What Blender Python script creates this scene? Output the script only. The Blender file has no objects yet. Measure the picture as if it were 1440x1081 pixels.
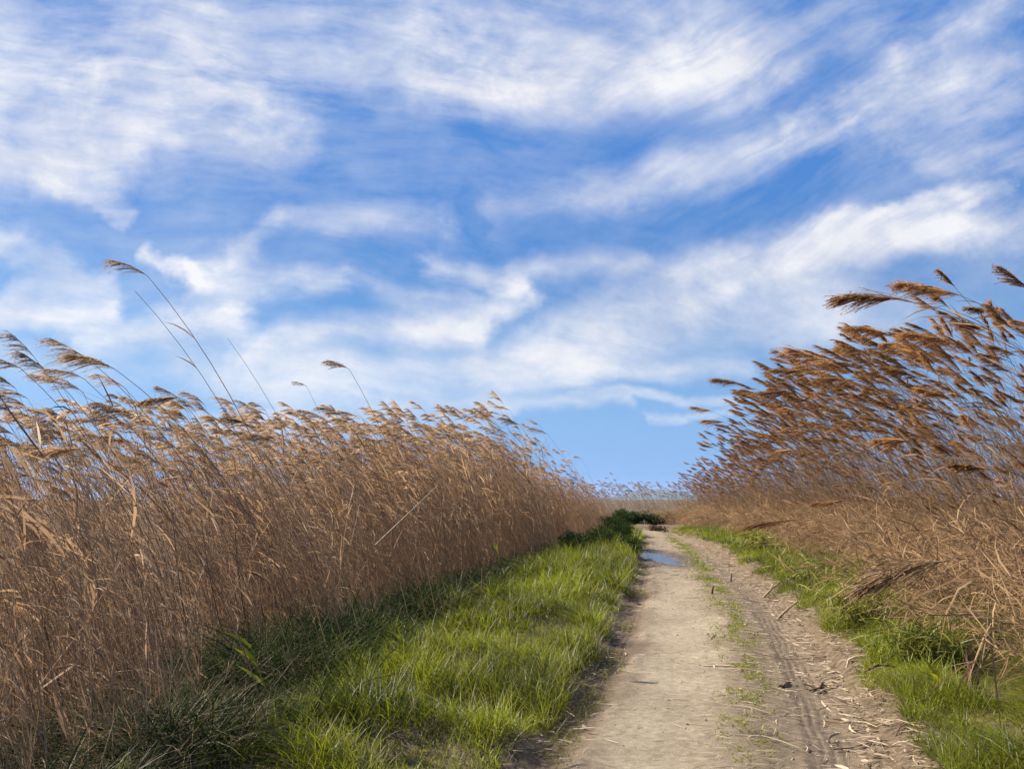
import bpy, math, random
import numpy as np
from mathutils import Vector

R = math.radians
rng = np.random.default_rng(7)
random.seed(7)
scene = bpy.context.scene
COL = scene.collection

# ------------------------------------------------------------------ camera
W0, H0, F0 = 1440.0, 1081.0, 1109.0
CAMH, HOR = 1.6, 702.0
PITCH = math.atan((HOR - H0 / 2) / F0)
cam_d = bpy.data.cameras.new("camera")
cam_d.lens = 36.0 * F0 / W0
cam_d.sensor_width = 36.0
cam_d.clip_start = 0.05
cam_d.clip_end = 30000
cam = bpy.data.objects.new("camera", cam_d)
COL.objects.link(cam)
cam.location = (0, 0, CAMH)
cam.rotation_euler = (R(90) + PITCH, 0, 0)
scene.camera = cam
CP, SP = math.cos(PITCH), math.sin(PITCH)


def ray(px, py):
    a = (px - W0 / 2) / F0
    b = (H0 / 2 - py) / F0
    return np.array([a, CP - b * SP, SP + b * CP])


def ground_at(px, py, z=0.0):
    d = ray(px, py)
    t = (z - CAMH) / d[2]
    return np.array([d[0] * t, d[1] * t, z])


def at(px, py, Y):
    d = ray(px, py)
    t = Y / d[1]
    return np.array([d[0] * t, Y, CAMH + d[2] * t])


# ------------------------------------------------------------------ light
SUN_EL, SUN_AZ = 42.0, -68.0          # azimuth from +Y, negative = to the left
scene.view_settings.view_transform = 'Standard'
scene.view_settings.look = 'None'
scene.view_settings.exposure = 1.13
scene.view_settings.gamma = 1.0
sd = bpy.data.lights.new("sun", 'SUN')
sd.energy = 5.0
sd.angle = R(0.5)
sd.color = (1.0, 0.93, 0.82)
so = bpy.data.objects.new("sun", sd)
COL.objects.link(so)
sv = Vector((math.sin(R(SUN_AZ)) * math.cos(R(SUN_EL)), math.cos(R(SUN_AZ)) * math.cos(R(SUN_EL)), math.sin(R(SUN_EL))))
so.rotation_euler = sv.to_track_quat('Z', 'Y').to_euler()


class NB:
    """small helper round a node tree"""
    def __init__(s, nt):
        s.nt = nt

    def n(s, typ, **kw):
        x = s.nt.nodes.new(typ)
        for k, v in kw.items():
            setattr(x, k, v)
        return x

    def put(s, sock, v):
        if isinstance(v, bpy.types.NodeSocket):
            s.nt.links.new(v, sock)
        elif v is not None:
            if isinstance(v, (tuple, list)) and len(v) == 3 and sock.type == 'RGBA':
                v = (*v, 1)
            sock.default_value = v

    def m(s, op, a, b=None, c=None, clamp=False):
        x = s.n('ShaderNodeMath', operation=op, use_clamp=clamp)
        s.put(x.inputs[0], a)
        s.put(x.inputs[1], b)
        s.put(x.inputs[2], c)
        return x.outputs[0]

    def vm(s, op, a, b=None, scale=None):
        x = s.n('ShaderNodeVectorMath', operation=op)
        s.put(x.inputs[0], a)
        s.put(x.inputs[1], b)
        if scale is not None:
            s.put(x.inputs['Scale'], scale)
        return x.outputs['Value'] if op in ('DOT_PRODUCT', 'LENGTH') else x.outputs[0]

    def mr(s, v, a, b, c=0.0, d=1.0, smooth=True):
        x = s.n('ShaderNodeMapRange', interpolation_type='SMOOTHSTEP' if smooth else 'LINEAR')
        for i, q in enumerate((v, a, b, c, d)):
            s.put(x.inputs[i], q)
        return x.outputs[0]

    def mix(s, f, a, b, mode='MIX'):
        x = s.n('ShaderNodeMix', data_type='RGBA', blend_type=mode)
        s.put(x.inputs[0], f)
        s.put(x.inputs[6], a)
        s.put(x.inputs[7], b)
        return x.outputs[2]

    def noise(s, vec, scale, detail=4, rough=0.55, dist=0.0, out=0):
        x = s.n('ShaderNodeTexNoise')
        s.put(x.inputs['Vector'], vec)
        x.inputs['Scale'].default_value = scale
        x.inputs['Detail'].default_value = detail
        x.inputs['Roughness'].default_value = rough
        x.inputs['Distortion'].default_value = dist
        return x.outputs[out]

    def xyz(s, x, y, z=0.0):
        c = s.n('ShaderNodeCombineXYZ')
        for i, q in enumerate((x, y, z)):
            s.put(c.inputs[i], q)
        return c.outputs[0]

    def sep(s, v):
        c = s.n('ShaderNodeSeparateXYZ')
        s.put(c.inputs[0], v)
        return c.outputs


# ------------------------------------------------------------------ sky with high cirrus
world = bpy.data.worlds.new("World")
scene.world = world
world.use_nodes = True
nt = world.node_tree
nt.nodes.clear()
B = NB(nt)
sky = B.n('ShaderNodeTexSky', sky_type='NISHITA')
sky.sun_disc = False
sky.sun_elevation = R(SUN_EL)
sky.sun_rotation = R(SUN_AZ)
sky.altitude = 50
sky.air_density = 1.0
sky.dust_density = 0.3
sky.ozone_density = 2.0
hsv = B.n('ShaderNodeHueSaturation')
hsv.inputs['Saturation'].default_value = 1.28
hsv.inputs['Value'].default_value = 1.25
nt.links.new(sky.outputs[0], hsv.inputs['Color'])
D = B.sep(B.n('ShaderNodeTexCoord').outputs['Generated'])
yy = B.m('MAXIMUM', D[1], 0.25)
U = B.m('DIVIDE', D[0], yy)
V = B.m('DIVIDE', D[2], yy)
P = B.xyz(U, V)
w1 = B.vm('SUBTRACT', B.noise(P, 2.6, 3, 0.5, out=1), (0.5, 0.5, 0.5))
w2 = B.vm('SUBTRACT', B.noise(P, 9.0, 4, 0.6, out=1), (0.5, 0.5, 0.5))
w3 = B.vm('SUBTRACT', B.noise(B.vm('MULTIPLY', P, (1.0, 2.2, 1)), 22.0, 5, 0.65, out=1), (0.5, 0.5, 0.5))
Pw = B.vm('ADD', P, B.vm('MULTIPLY', w1, (0.20, 0.10, 0)))
Pw = B.vm('ADD', Pw, B.vm('MULTIPLY', w2, (0.14, 0.055, 0)))
Pw = B.vm('ADD', Pw, B.vm('MULTIPLY', w3, (0.035, 0.010, 0)))
# cirrus bands: end points (in the photograph's pixels, turned into directions), half width, density
STROKES = [
    (0, 130, 300, 150, 120, .70), (150, 120, 380, 190, 80, .55), (0, 215, 150, 235, 60, .50), (60, 250, 200, 300, 22, .55),
    (250, 60, 600, 20, 100, .38), (0, 20, 220, 30, 90, .42), (420, 120, 640, 90, 80, .30),
    (640, 90, 900, 80, 95, .62), (700, 120, 1020, 100, 70, .55), (960, 60, 1070, 90, 60, .52), (620, 20, 1000, 10, 60, .38),
    (1080, 40, 1250, 60, 60, .25),
    (830, 280, 1130, 195, 44, .50), (1110, 200, 1260, 90, 36, .46), (1240, 105, 1440, -20, 42, .40), (700, 300, 900, 280, 30, .25),
    (1230, 190, 1440, 120, 80, .42), (1300, 240, 1460, 215, 40, .40), (1150, 160, 1440, 60, 30, .2),
    (1180, 322, 1400, 265, 15, .60), (900, 410, 1190, 335, 46, .55), (1130, 355, 1460, 305, 40, .58), (780, 470, 1000, 400, 48, .55),
    (1000, 390, 1300, 340, 40, .35), (870, 470, 1180, 415, 60, .42), (650, 520, 900, 470, 50, .55),
    (0, 335, 110, 370, 30, .50), (40, 400, 160, 385, 22, .45), (0, 445, 150, 425, 34, .62), (150, 470, 360, 440, 36, .66),
    (230, 350, 300, 395, 16, .60), (290, 395, 460, 400, 26, .60), (350, 370, 400, 320, 26, .36), (380, 315, 600, 312, 24, .34),
    (460, 400, 640, 420, 20, .35), (600, 372, 740, 405, 24, .55), (740, 405, 640, 455, 26, .55), (640, 455, 380, 485, 34, .62),
    (720, 380, 900, 365, 24, .40), (260, 500, 560, 540, 46, .52), (420, 545, 780, 515, 40, .60), (780, 525, 1010, 505, 22, .55),
    (560, 568, 860, 566, 15, .50), (800, 552, 1010, 556, 10, .45), (880, 592, 1000, 573, 9, .36), (330, 590, 640, 585, 26, .40),
    (1100, 470, 1250, 440, 40, .25), (0, 500, 200, 520, 30, .20),
]


def uv_of(px, py):
    d = ray(px, py)
    return np.array([d[0] / d[1], d[2] / d[1]])


prod = None
for (x0, y0, x1, y1, w, I) in STROKES:
    a, b = uv_of(x0, y0), uv_of(x1, y1)
    ba = b - a
    wr = w / F0 * 1.32
    if (y0 + y1) / 2 > 420:
        I = min(I * 1.3, .85)
    pa = B.vm('SUBTRACT', Pw, (float(a[0]), float(a[1]), 0))
    h = B.m('MULTIPLY', B.vm('DOT_PRODUCT', pa, (float(ba[0]), float(ba[1]), 0)), float(1 / ba.dot(ba)), clamp=True)
    q = B.vm('SUBTRACT', pa, B.vm('SCALE', (float(ba[0]), float(ba[1]), 0), scale=h))
    d = B.vm('LENGTH', q)
    v = B.mr(d, 0.0, wr, 1 - I, 1.0)
    prod = v if prod is None else B.m('MULTIPLY', prod, v)
dens = B.m('SUBTRACT', 1.0, prod)
# fibres: level on the left and near the horizon, sweeping up to the right on the right
def fibre(deg, su, sv, detail, rough):
    c, n_ = math.cos(R(deg)), math.sin(R(deg))
    a_ = B.m('ADD', B.m('MULTIPLY', U, c * su), B.m('MULTIPLY', V, n_ * su))
    b_ = B.m('ADD', B.m('MULTIPLY', V, c * sv), B.m('MULTIPLY', U, -n_ * sv))
    return B.noise(B.vm('ADD', B.xyz(a_, b_), B.vm('SCALE', w1, scale=1.7)), 1.0, detail, rough, 0.25)


mk1 = B.m('MULTIPLY', B.mr(U, -0.10, 0.40), B.mr(V, 0.12, 0.45))
f1 = B.mix(mk1, fibre(-4, 2.6, 8.8, 8, 0.62), fibre(33, 2.5, 9.5, 8, 0.62))
f2 = B.mix(mk1, fibre(-9, 6.5, 25, 6, 0.64), fibre(29, 6.0, 29, 6, 0.64))
f3 = B.noise(P, 6.0, 7, 0.62, 0.3)
fib = B.m('ADD', B.m('ADD', B.m('MULTIPLY', f1, 0.48), B.m('MULTIPLY', f2, 0.27)), B.m('MULTIPLY', f3, 0.25))
fibn = B.m('SUBTRACT', fib, 0.5)
fc = B.m('MULTIPLY', fibn, 5.0)
alpha = B.m('MULTIPLY', B.m('MULTIPLY', dens, 0.90), B.m('ADD', 1.0, fc))
alpha = B.m('ADD', alpha, B.m('MULTIPLY', B.m('MULTIPLY', B.m('ADD', fc, 0.32), 0.34), B.mr(V, 0.06, 0.30)))
alpha = B.mr(alpha, 0.0, 1.1, 0.0, 0.92, smooth=False)
# away from the view direction: a generic cirrus layer
gen = B.mr(B.noise(B.xyz(B.m('MULTIPLY', D[0], 2.0), B.m('MULTIPLY', D[1], 5.0), D[2]), 1.6, 6, 0.6, 0.8), 0.42, 0.72, 0.0, 0.8)
alpha = B.mix(B.mr(D[1], 0.15, 0.32), gen, alpha)
up = B.mr(D[2], 0.0, 0.03)
alpha = B.m('MULTIPLY', alpha, up)
CLOUD = B.mix(B.mr(f3, 0.3, 0.7), (8.8, 8.8, 9.3), (10.9, 10.7, 10.6))
low = B.mr(D[2], 0.0, 0.30, 0.92, 0.0)
blue = B.mix(low, hsv.outputs[0], (2.0, 4.5, 9.2))
blue = B.mix(B.mr(D[2], 0.04, 0.42, 0.0, 0.80), blue, (0.80, 2.75, 7.5))
skyc = B.vm('SCALE', B.mix(alpha, blue, CLOUD), scale=0.86)
bg = B.n('ShaderNodeBackground')
bg.inputs['Strength'].default_value = 0.05
nt.links.new(skyc, bg.inputs['Color'])
out = B.n('ShaderNodeOutputWorld')
nt.links.new(bg.outputs[0], out.inputs[0])

# ------------------------------------------------------------------ noise in numpy
_perm = np.random.default_rng(3).random((256, 256))


def vnoise(x, y):
    x = np.asarray(x, float)
    y = np.asarray(y, float)
    xi = np.floor(x).astype(int)
    yi = np.floor(y).astype(int)
    fx = x - xi
    fy = y - yi
    fx = fx * fx * (3 - 2 * fx)
    fy = fy * fy * (3 - 2 * fy)
    g = lambda i, j: _perm[i & 255, j & 255]
    return (g(xi, yi) * (1 - fx) + g(xi + 1, yi) * fx) * (1 - fy) + (g(xi, yi + 1) * (1 - fx) + g(xi + 1, yi + 1) * fx) * fy


def fbm(x, y, o=4):
    s, a, t = 0, 1.0, 0
    for k in range(o):
        s = s + a * vnoise(x * 2 ** k + 17.3 * k, y * 2 ** k + 5.1 * k)
        t += a
        a *= 0.5
    return s / t


def sstep(a, b, x):
    t = np.clip((x - a) / (b - a), 0, 1)
    return t * t * (3 - 2 * t)


# ------------------------------------------------------------------ the track's course
L_PX = [(735, 1081), (820, 980), (868, 900), (888, 840), (898, 800), (903, 770), (904, 752)]
R_PX = [(1250, 1081), (1204, 985), (1145, 900), (1092, 840), (1038, 796), (992, 767), (952, 752)]
le = np.array([ground_at(*p)[:2] for p in L_PX])
re_ = np.array([ground_at(*p)[:2] for p in R_PX])
Yk = np.array([-6, 0, 2.5] + list(np.linspace(4.7, 36, 22)))


def edge(e, y):
    sl = (e[2, 0] - e[0, 0]) / (e[2, 1] - e[0, 1])
    return np.where(y < e[0, 1], e[0, 0] + (y - e[0, 1]) * sl, np.interp(y, e[:, 1], e[:, 0]))


cl = [((edge(le, y) + edge(re_, y)) / 2, y, max(0.92, (edge(re_, y) - edge(le, y)) / 2)) for y in Yk]
cl += [(7.1, 38.5, .9), (6.9, 41, .9), (5.9, 43.6, .9), (4.0, 45.2, 1.1), (1.0, 46.2, 1.1), (-4, 46.8, 1.1), (-12, 47, 1.1)]
cl = np.array(cl, float)
cl = cl[np.concatenate([[True], np.hypot(*np.diff(cl[:, :2], axis=0).T) > 0.05])]
seg = np.hypot(*np.diff(cl[:, :2], axis=0).T)
S = np.concatenate([[0], np.cumsum(seg)])
sf = np.arange(0, S[-1], 0.4)
CX, CY, CW = (np.interp(sf, S, cl[:, i]) for i in range(3))
for _ in range(10):
    for a_ in (CX, CY, CW):
        a_[1:-1] = 0.25 * a_[:-2] + 0.5 * a_[1:-1] + 0.25 * a_[2:]


def track_t(x, y):
    """signed distance across the track in half widths, and the distance along it"""
    x = np.asarray(x, float)
    y = np.asarray(y, float)
    best = np.full(x.shape, 1e9)
    t = np.zeros(x.shape)
    s = np.zeros(x.shape)
    dist = np.zeros(x.shape)
    for i in range(len(CX) - 1):
        ax, ay, bx, by = CX[i], CY[i], CX[i + 1], CY[i + 1]
        dx, dy = bx - ax, by - ay
        l2 = dx * dx + dy * dy
        h = np.clip(((x - ax) * dx + (y - ay) * dy) / l2, 0, 1)
        qx, qy = x - ax - dx * h, y - ay - dy * h
        d = np.hypot(qx, qy)
        m = d < best
        best = np.where(m, d, best)
        sg = np.sign(dy * qx - dx * qy)
        dist = np.where(m, d * sg, dist)
        w = CW[i] + (CW[i + 1] - CW[i]) * h
        t = np.where(m, d * sg / w, t)
        s = np.where(m, sf[i] + 0.4 * h, s)
    return t, s, dist


# edges of the reed beds (X as a function of Y)
LB = np.array([(-4.4, -2), (-3.3, 1.5), (-2.55, 3.5), (-2.2, 5), (-2.0, 7), (-1.35, 9.1), (-.8, 11.5), (.75, 20), (2.2, 26), (3.6, 31), (4.6, 36), (4.2, 41), (-12, 43)])
RB = np.array([(3.2, -2), (3.7, 2), (4.4, 5), (4.95, 8), (5.75, 11), (7.5, 18), (8.5, 25), (9.3, 33), (9.9, 42), (9.5, 50)])


def lbx(y):
    return np.interp(y, LB[:, 1], LB[:, 0])


def rbx(y):
    return np.interp(y, RB[:, 1], RB[:, 0])


PUD = ground_at(926, 783)
PUDR = (0.34, 2.5)


def base_height(x, y):
    """verges and beds, without the track's bed"""
    h = 0.26 * (fbm(x * 1.5, y * 1.5, 3) - 0.5) + 0.07
    left = x < lbx(y) + 2.2
    h = h + 0.10 * sstep(0.2, 1.2, np.abs(x - (edge(le, y)))) * 1.0
    h = h - 0.22 * sstep(0.2, -1.2, x - lbx(y)) * (y < 42)
    h = h + 0.28 * sstep(-0.5, 2.5, x - rbx(y))
    return h


def H(x, y):
    x = np.atleast_1d(np.asarray(x, float))
    y = np.atleast_1d(np.asarray(y, float))
    t, s, d = track_t(x, y)
    k = sstep(1.25, 0.85, np.abs(t))
    return base_height(x, y) * (1 - k)


def Hs(x, y):
    return float(H(x, y)[0])


# ------------------------------------------------------------------ mesh building
class Geo:
    def __init__(s):
        s.V, s.Q, s.T, s.M, s.n = [], [], [], [], 0

    def add(s, V, Q, tint=0.5, mat=0):
        V = np.asarray(V, np.float32).reshape(-1, 3)
        Q = np.asarray(Q, np.int64).reshape(-1, 4)
        s.V.append(V)
        s.Q.append(Q + s.n)
        s.T.append(np.broadcast_to(np.asarray(tint, np.float32), (len(V),)).copy())
        s.M.append(np.broadcast_to(np.asarray(mat, np.int32), (len(Q),)).copy())
        s.n += len(V)
        return s

    def flat(s):
        if not s.V:
            return np.zeros((0, 3), np.float32), np.zeros((0, 4), int), np.zeros(0, np.float32), np.zeros(0, np.int32)
        return np.concatenate(s.V), np.concatenate(s.Q), np.concatenate(s.T), np.concatenate(s.M)

    def ribbons(s, C, Wd, side, tint=0.5, mat=0):
        """C (N,K,3) centre lines, Wd (N,K) widths, side (N,3) or (N,K,3)"""
        C = np.asarray(C, float)
        N, K, _ = C.shape
        side = np.asarray(side, float)
        if side.ndim == 2:
            side = side[:, None, :]
        off = side * (np.broadcast_to(Wd, (N, K))[..., None] * 0.5)
        Vv = np.stack([C - off, C + off], 2).reshape(-1, 3)
        b = (np.arange(N) * K * 2)[:, None] + (np.arange(K - 1) * 2)[None, :]
        Q = np.stack([b, b + 1, b + 3, b + 2], -1).reshape(-1, 4)
        tt = np.broadcast_to(np.asarray(tint, float).reshape(-1, 1) if np.ndim(tint) else np.array([[tint]]), (N, K * 2)).reshape(-1)
        return s.add(Vv, Q, tt, mat)

    def tubes(s, C, Rd, tint=0.5, mat=0, sides=3, cap=False):
        C = np.asarray(C, float)
        N, K, _ = C.shape
        tan = np.gradient(C, axis=1)
        tan /= np.linalg.norm(tan, axis=2, keepdims=True) + 1e-9
        ref = np.where(np.abs(tan[..., 1:2]) > 0.9, np.array([1.0, 0, 0]), np.array([0, 1.0, 0]))
        a = np.cross(tan, ref)
        a /= np.linalg.norm(a, axis=2, keepdims=True) + 1e-9
        b = np.cross(tan, a)
        Rd = np.broadcast_to(Rd, (N, K))[..., None]
        ring = [C + Rd * (a * math.cos(2 * math.pi * k / sides) + b * math.sin(2 * math.pi * k / sides)) for k in range(sides)]
        Vv = np.stack(ring, 2).reshape(-1, 3)
        o = (np.arange(N) * K * sides)[:, None] + (np.arange(K - 1) * sides)[None, :]
        Q = []
        for k in range(sides):
            k2 = (k + 1) % sides
            Q.append(np.stack([o + k, o + k2, o + sides + k2, o + sides + k], -1).reshape(-1, 4))
        tt = np.broadcast_to(np.asarray(tint, float).reshape(-1, 1) if np.ndim(tint) else np.array([[tint]]), (N, K * sides)).reshape(-1)
        return s.add(Vv, np.concatenate(Q), tt, mat)

    def scatter(s, src, Rm, off, tint, mat=None):
        """bake copies of flat geometry src with 3x3 matrices Rm (N,3,3) and offsets"""
        V0, Q0, T0, M0 = src
        N = len(off)
        if N == 0:
            return s
        Vv = np.einsum('nij,vj->nvi', Rm, V0) + off[:, None, :]
        Q = Q0[None] + (np.arange(N) * len(V0))[:, None, None]
        tt = T0[None, :] * 0.35 + tint[:, None] * 0.65
        return s.add(Vv.reshape(-1, 3), Q.reshape(-1, 4), tt.reshape(-1), np.tile(M0 if mat is None else np.full_like(M0, mat), N))

    def build(s, name, mats, parent=None, smooth=False):
        V, Q, T, M = s.flat()
        me = bpy.data.meshes.new(name)
        me.vertices.add(len(V))
        me.vertices.foreach_set('co', V.astype(np.float32).reshape(-1))
        me.loops.add(len(Q) * 4)
        me.loops.foreach_set('vertex_index', Q.astype(np.int32).reshape(-1))
        me.polygons.add(len(Q))
        me.polygons.foreach_set('loop_start', (np.arange(len(Q)) * 4).astype(np.int32))
        me.polygons.foreach_set('loop_total', np.full(len(Q), 4, np.int32))
        if not isinstance(mats, (list, tuple)):
            mats = [mats]
        for m_ in mats:
            me.materials.append(m_)
        me.polygons.foreach_set('material_index', M.astype(np.int32))
        if smooth:
            me.polygons.foreach_set('use_smooth', np.ones(len(Q), bool))
        at_ = me.attributes.new('tint', 'FLOAT', 'POINT')
        at_.data.foreach_set('value', T.astype(np.float32))
        me.update()
        o = bpy.data.objects.new(name, me)
        COL.objects.link(o)
        if parent is not None:
            o.parent = parent
        return o


def tag(o, label=None, cat=None, group=None, kind=None):
    if label: o['label'] = label
    if cat: o['category'] = cat
    if group: o['group'] = group
    if kind: o['kind'] = kind
    return o


def empty(name, loc=(0, 0, 0)):
    o = bpy.data.objects.new(name, None)
    o.location = loc
    o.empty_display_size = 0.1
    COL.objects.link(o)
    return o


# ------------------------------------------------------------------ materials
def plant_mat(name, ca, cb, trans=0.35, rough=0.6, tcol=None, nscale=18.0, cc=None, spec=0.3, rvar=0.5):
    m = bpy.data.materials.new(name)
    m.use_nodes = True
    nt = m.node_tree
    nt.nodes.clear()
    b = NB(nt)
    at_ = b.n('ShaderNodeAttribute', attribute_name='tint').outputs['Fac']
    rnd = b.n('ShaderNodeObjectInfo').outputs['Random']
    geo = b.n('ShaderNodeNewGeometry').outputs['Position']
    nz = b.noise(geo, nscale, 3, 0.6)
    f = b.m('ADD', at_, b.m('MULTIPLY', b.m('SUBTRACT', rnd, 0.5), rvar))
    f = b.m('ADD', f, b.m('MULTIPLY', b.m('SUBTRACT', nz, 0.5), 0.7), clamp=True)
    col = b.mix(f, ca, cb)
    if cc is not None:
        col = b.mix(b.mr(b.noise(geo, 1.3, 3, 0.6), 0.5, 0.66, 0, 0.75), col, cc)
    pr = b.n('ShaderNodeBsdfPrincipled')
    b.put(pr.inputs['Base Color'], col)
    pr.inputs['Roughness'].default_value = rough
    pr.inputs['Specular IOR Level'].default_value = spec
    o = b.n('ShaderNodeOutputMaterial')
    if trans > 0:
        tr = b.n('ShaderNodeBsdfTranslucent')
        b.put(tr.inputs['Color'], b.mix(0.6, col, tcol) if tcol else col)
        mx = b.n('ShaderNodeMixShader')
        mx.inputs[0].default_value = trans
        nt.links.new(pr.outputs[0], mx.inputs[1])
        nt.links.new(tr.outputs[0], mx.inputs[2])
        nt.links.new(mx.outputs[0], o.inputs[0])
    else:
        nt.links.new(pr.outputs[0], o.inputs[0])
    return m


M_STEM = plant_mat('dry_reed_stem', (0.075, 0.038, 0.02), (0.52, 0.335, 0.185), 0.18, 0.45, nscale=7)
M_LEAF = plant_mat('dry_reed_leaf', (0.10, 0.05, 0.026), (0.50, 0.315, 0.17), 0.48, 0.6, nscale=9)
M_LEAF_R = plant_mat('weathered_reed_leaf', (0.10, 0.055, 0.026), (0.55, 0.35, 0.175), 0.45, 0.6, nscale=6, cc=(0.24, 0.15, 0.07))
M_PLUME = plant_mat('reed_plume', (0.14, 0.075, 0.037), (0.72, 0.50, 0.29), 0.52, 0.75, nscale=25)
M_PLUME_R = plant_mat('russet_reed_plume', (0.12, 0.052, 0.020), (0.64, 0.355, 0.145), 0.48, 0.75, nscale=25)
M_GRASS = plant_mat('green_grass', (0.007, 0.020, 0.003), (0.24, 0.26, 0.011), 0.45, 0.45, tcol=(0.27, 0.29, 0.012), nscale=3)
M_DRYGRASS = plant_mat('dry_grass', (0.13, 0.095, 0.045), (0.36, 0.28, 0.14), 0.35, 0.6, nscale=6)
M_SHOOT = plant_mat('yellow_green_shoot', (0.22, 0.28, 0.02), (0.55, 0.48, 0.04), 0.45, 0.45, nscale=6)
M_WEED = plant_mat('weed_and_shade_leaf', (0.012, 0.024, 0.006), (0.055, 0.08, 0.015), 0.25, 0.75, nscale=5, spec=0.08)  # dark green of the weeds; also colours in the shade under the left reeds
M_DEAD = plant_mat('dead_brown_stalk', (0.07, 0.04, 0.025), (0.20, 0.12, 0.07), 0.1, 0.7, nscale=12)
M_PALE = plant_mat('pale_straw', (0.24, 0.165, 0.095), (0.58, 0.46, 0.31), 0.2, 0.55, nscale=12)


def ground_mat(name, kind):
    m = bpy.data.materials.new(name)
    m.use_nodes = True
    nt = m.node_tree
    nt.nodes.clear()
    b = NB(nt)
    pos = b.n('ShaderNodeNewGeometry').outputs['Position']
    pr = b.n('ShaderNodeBsdfPrincipled')
    o = b.n('ShaderNodeOutputMaterial')
    n1 = b.noise(pos, 1.2, 5, 0.6)
    n2 = b.noise(pos, 14, 6, 0.65)
    n3 = b.noise(pos, 90, 4, 0.7)
    if kind == 'soil':
        c = b.mix(b.mr(n2, 0.3, 0.7), (0.07, 0.048, 0.029), (0.20, 0.142, 0.088))
        c = b.mix(b.mr(n3, 0.55, 0.75), c, (0.03, 0.028, 0.012))
        hgt = b.m('ADD', n2, b.m('MULTIPLY', n3, 0.5))
        bs, bd = 0.8, 0.03
    else:
        uv = b.n('ShaderNodeUVMap', uv_map='UVMap').outputs[0]
        s_ = b.sep(uv)
        t, s = s_[0], s_[1]
        tw = b.m('ADD', t, b.m('MULTIPLY', b.m('SUBTRACT', b.noise(b.xyz(b.m('MULTIPLY', t, 1.1), b.m('MULTIPLY', s, 0.6)), 1.0, 6, 0.65), 0.5), 1.1))
        pale = b.mix(b.mr(n2, 0.3, 0.7), (0.225, 0.18, 0.118), (0.35, 0.29, 0.20))
        brown = b.mix(b.mr(n2, 0.3, 0.7), (0.10, 0.068, 0.043), (0.20, 0.143, 0.094))
        # pale dusty wheel path left of the crown, browner towards the edges
        k = b.m('MULTIPLY', b.mr(tw, -0.85, -0.45), b.mr(tw, 0.32, -0.18))
        k = b.m('MULTIPLY', k, b.mr(n1, 0.34, 0.60, 0.55, 1.0))
        k = b.m('MULTIPLY', k, b.mr(s, 9.0, 20.0, 1.0, 0.35))
        c = b.mix(k, brown, pale)
        # fine trash lying across the track: stretched noise in several directions
        rot = b.xyz(b.m('MULTIPLY', t, 5.0), b.m('MULTIPLY', s, 26.0))
        fz = b.noise(rot, 1.0, 5, 0.7, 1.2)
        c = b.mix(b.mr(fz, 0.58, 0.70, 0, 0.45), c, (0.15, 0.095, 0.06))
        c = b.mix(b.mr(b.noise(b.xyz(b.m('MULTIPLY', t, 14.0), b.m('MULTIPLY', s, 50.0)), 1.0, 3, 0.6, 2.0), 0.60, 0.72, 0, 0.5), c, (0.60, 0.48, 0.33))
        c = b.mix(b.mr(n3, 0.56, 0.72, 0, 0.55), c, (0.17, 0.115, 0.07))
        c = b.mix(b.mr(b.noise(pos, 240, 3, 0.7), 0.5, 0.7, 0, 0.5), c, (0.66, 0.54, 0.38))
        c = b.mix(b.mr(b.noise(pos, 7.5, 8, 0.75), 0.50, 0.66, 0, 0.4), c, (0.24, 0.165, 0.10))
        # faint green on the crown
        g = b.m('MULTIPLY', b.mr(tw, 0.0, 0.18), b.mr(tw, 0.50, 0.32))
        g = b.m('MULTIPLY', g, b.mr(n2, 0.36, 0.56, 0, 0.75))
        c = b.mix(b.m('MULTIPLY', g, 0.35), c, (0.12, 0.105, 0.05))
        # tyre grooves
        tg = b.m('ADD', t, b.m('MULTIPLY', b.m('SUBTRACT', b.noise(b.xyz(0.0, s), 0.5, 2, 0.5), 0.5), 0.12))
        gr = b.m('SINE', b.m('MULTIPLY_ADD', tg, 105.0, b.m('MULTIPLY', n1, 9.0)))
        gr = b.m('MULTIPLY', b.m('ADD', gr, 1.0), 0.5)
        ml = b.m('MULTIPLY', b.mr(tg, -1.02, -0.96), b.mr(tg, -0.76, -0.84))
        mrr = b.m('MULTIPLY', b.mr(tg, 0.52, 0.6), b.mr(tg, 1.04, 0.94))
        mask = b.m('MULTIPLY', b.m('ADD', ml, mrr, clamp=True), b.mr(b.noise(b.xyz(b.m('MULTIPLY', t, 2.5), b.m('MULTIPLY', s, .45)), 1.0, 4, 0.65), 0.44, 0.58))
        c = b.mix(b.m('MULTIPLY', b.m('MULTIPLY', mask, b.mr(gr, 0.5, 0.95)), 0.55), c, (0.085, 0.05, 0.03))
        ed_ = b.m('MULTIPLY', b.mr(tw, -0.60, -0.92), b.mr(n2, 0.38, 0.60, 0.25, 0.85))
        c = b.mix(ed_, c, (0.072, 0.047, 0.03))
        # damp earth round the puddle
        pd = b.vm('MULTIPLY', b.vm('SUBTRACT', pos, (float(PUD[0]), float(PUD[1]), 0)), (1 / 1.2, 1 / 5.0, 0))
        wet = b.mr(b.m('ADD', b.vm('LENGTH', pd), b.m('MULTIPLY', b.m('SUBTRACT', n1, 0.5), 0.7)), 1.0, 0.55)
        c = b.mix(b.m('MULTIPLY', wet, 0.88), c, (0.075, 0.048, 0.032))
        b.put(pr.inputs['Roughness'], b.mr(wet, 0, 1, 0.92, 0.45))
        hgt = b.m('ADD', b.m('ADD', b.m('MULTIPLY', n2, 0.8), b.m('MULTIPLY', n3, 0.35)), b.m('MULTIPLY', b.m('MULTIPLY', mask, gr), -0.45))
        hgt = b.m('ADD', hgt, b.m('MULTIPLY', fz, 0.25))
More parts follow.
